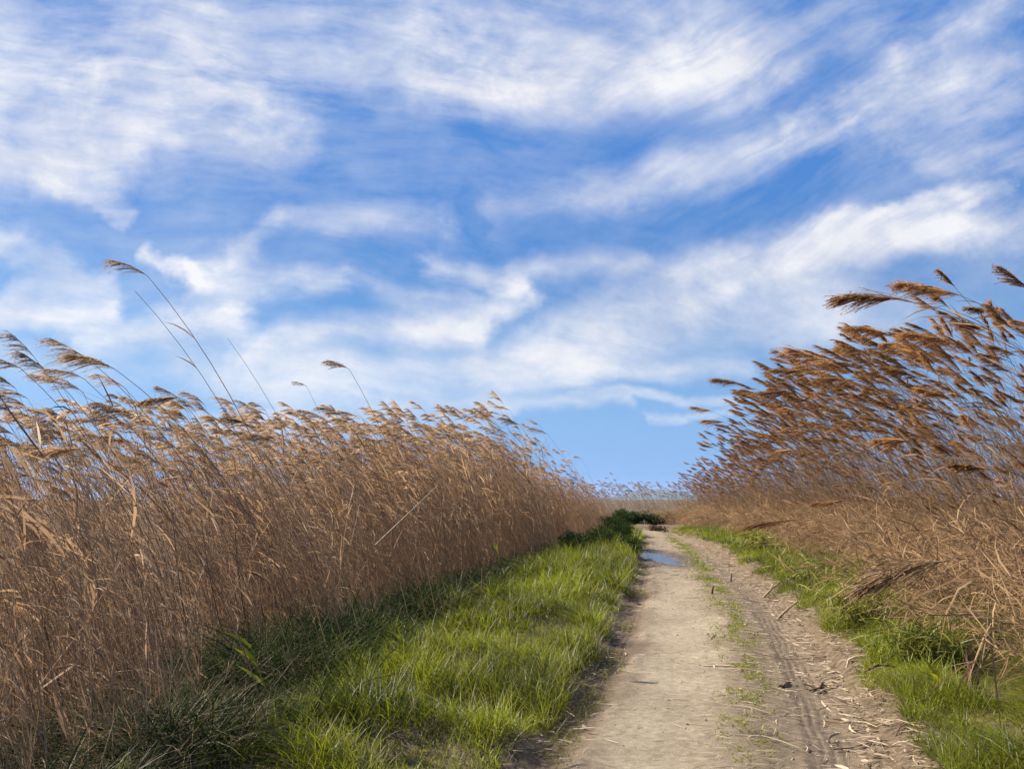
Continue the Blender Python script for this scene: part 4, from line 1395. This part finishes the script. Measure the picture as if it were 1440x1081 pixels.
# ------------------------------------------------------------------ leafy weeds and bushes
def bush(name, base, size, nleaf, mat, label, cat, group=None, seed=0, leafl=.10, leafw=.03, nstem=14):
    rr = np.random.default_rng(700 + seed)
    root = empty(name, (base[0], base[1], float(surf_z(base[0], base[1])[0])))
    az = rr.random(nstem) * 2 * np.pi
    end = np.stack([np.cos(az) * size[0] * .8 * rr.random(nstem), np.sin(az) * size[1] * .8 * rr.random(nstem), size[2] * (.55 + .5 * rr.random(nstem))], -1)
    tb = np.linspace(0, 1, 5)[None, :, None]
    C = end[:, None] * tb * np.array([1, 1, 1]) + np.array([0, 0, .15]) * size[2] * np.sin(tb * np.pi)
    Geo().tubes(C, np.linspace(.008, .003, 5)[None], .4, 0, 4).build('stem', M_DEAD, root)
    k = rr.integers(0, nstem, nleaf)
    u = rr.random(nleaf) ** .7
    i = u * 4
    i0 = np.minimum(i.astype(int), 3)
    f = (i - i0)[:, None]
    o = C[k, i0] * (1 - f) + C[k, i0 + 1] * f + rr.normal(size=(nleaf, 3)) * np.array([.16 * size[0], .16 * size[1], .09 * size[2]])
    o[:, 2] = np.maximum(o[:, 2], .02)
    d = rr.normal(size=(nleaf, 3)) + np.array([-.2, 0, .4])
    d /= np.linalg.norm(d, axis=1, keepdims=True)
    tk = np.array([0, .35, .7, 1])[None, :, None]
    ll = leafl * (.5 + .9 * rr.random(nleaf))
    CC = o[:, None] + ll[:, None, None] * (tk * d[:, None] + tk ** 2 * np.array([0, 0, -.35]))
    sd_ = np.cross(d, rr.normal(size=(nleaf, 3)))
    sd_ /= np.linalg.norm(sd_, axis=1, keepdims=True)
    Geo().ribbons(CC, np.array([.3, 1, .7, .05])[None] * leafw, sd_, rr.random(nleaf), 0).build('foliage', mat, root)
    return tag(root, label, cat, group)


GW = 'leafy weeds at the far end of the left verge'
wl = ['dark leafy weed clump at the far end of the left verge, tallest of them', 'dark green weed clump beside the puddle', 'broad dark weed clump between the reeds and the bright grass',
      'low dark weed clump in front of the reeds before the puddle', 'dark weed clump left of the puddle against the track', 'small dark clump overlooking the bend']
for k_, (x, y, sz, nl) in enumerate([(3.85, 30.5, (.6, 1.3, .75), 3600), (3.5, 26.0, (.45, 1.6, .72), 3400), (2.6, 24.0, (.6, 1.5, .62), 3600), (1.5, 20.0, (.45, 1.2, .5), 2000), (3.3, 22.0, (.22, 1.4, .42), 1600), (4.7, 35, (.5, 1.5, .9), 2000)]):
    bush('weed_clump', (x, y), sz, nl, M_WEED, wl[k_], 'weed clump', GW, seed=k_, leafl=.17, leafw=.020)
bush('bush', (7.35, 40.6), (.6, .5, .26), 900, M_DEAD, 'low dark brown heap on the track at the bend', 'bush', seed=11, leafl=.16, leafw=.05)
GF = 'dark bushes along the far side of the bend'
fl = ['leftmost', 'second', 'third', 'fourth', 'fifth', 'rightmost']
for k_ in range(6):
    bush('bush', (4.4 + 1.35 * k_, 46.6 + .3 * (k_ % 2)), (1.15, .8, .48 + .10 * ((k_ * 7) % 3)), 1500, M_WEED, fl[k_] + ' of the dark bushes lining the far side of the bend' if k_ in (0, 5) else fl[k_] + ' from the left of the dark bushes lining the far bend', 'bush', GF, seed=20 + k_, leafl=.30, leafw=.05)
M_WEED2 = plant_mat('green_weed_leaf', (0.10, 0.12, 0.018), (0.34, 0.32, 0.06), 0.4, 0.5, nscale=5)
GV = 'green weeds at the foot of the right bed'
for k_, (px, py, sz, nl, lab) in enumerate([(1215, 905, (.7, .7, .45), 900, 'tall green weed clump left of the brush-like plume'), (1140, 835, (.8, 1.5, .42), 500, 'green weed clump at the foot of the right bed beyond mid track'),
                                            (1300, 960, (.6, .5, .25), 700, 'weed clump under the brush-like plume'), (1060, 782, (.4, 1.4, .5), 1000, 'far green weed clump right of the puddle'),
                                            (1410, 935, (.6, .4, .30), 600, 'green weed clump right of the split dead stump')]):
    p = ground_at(px, py)
    bush('weed_clump', (p[0], p[1]), sz, nl, M_WEED2, lab, 'weed clump', GV, seed=40 + k_, leafl=.20 + .004 * p[1], leafw=.006 + .0008 * p[1])
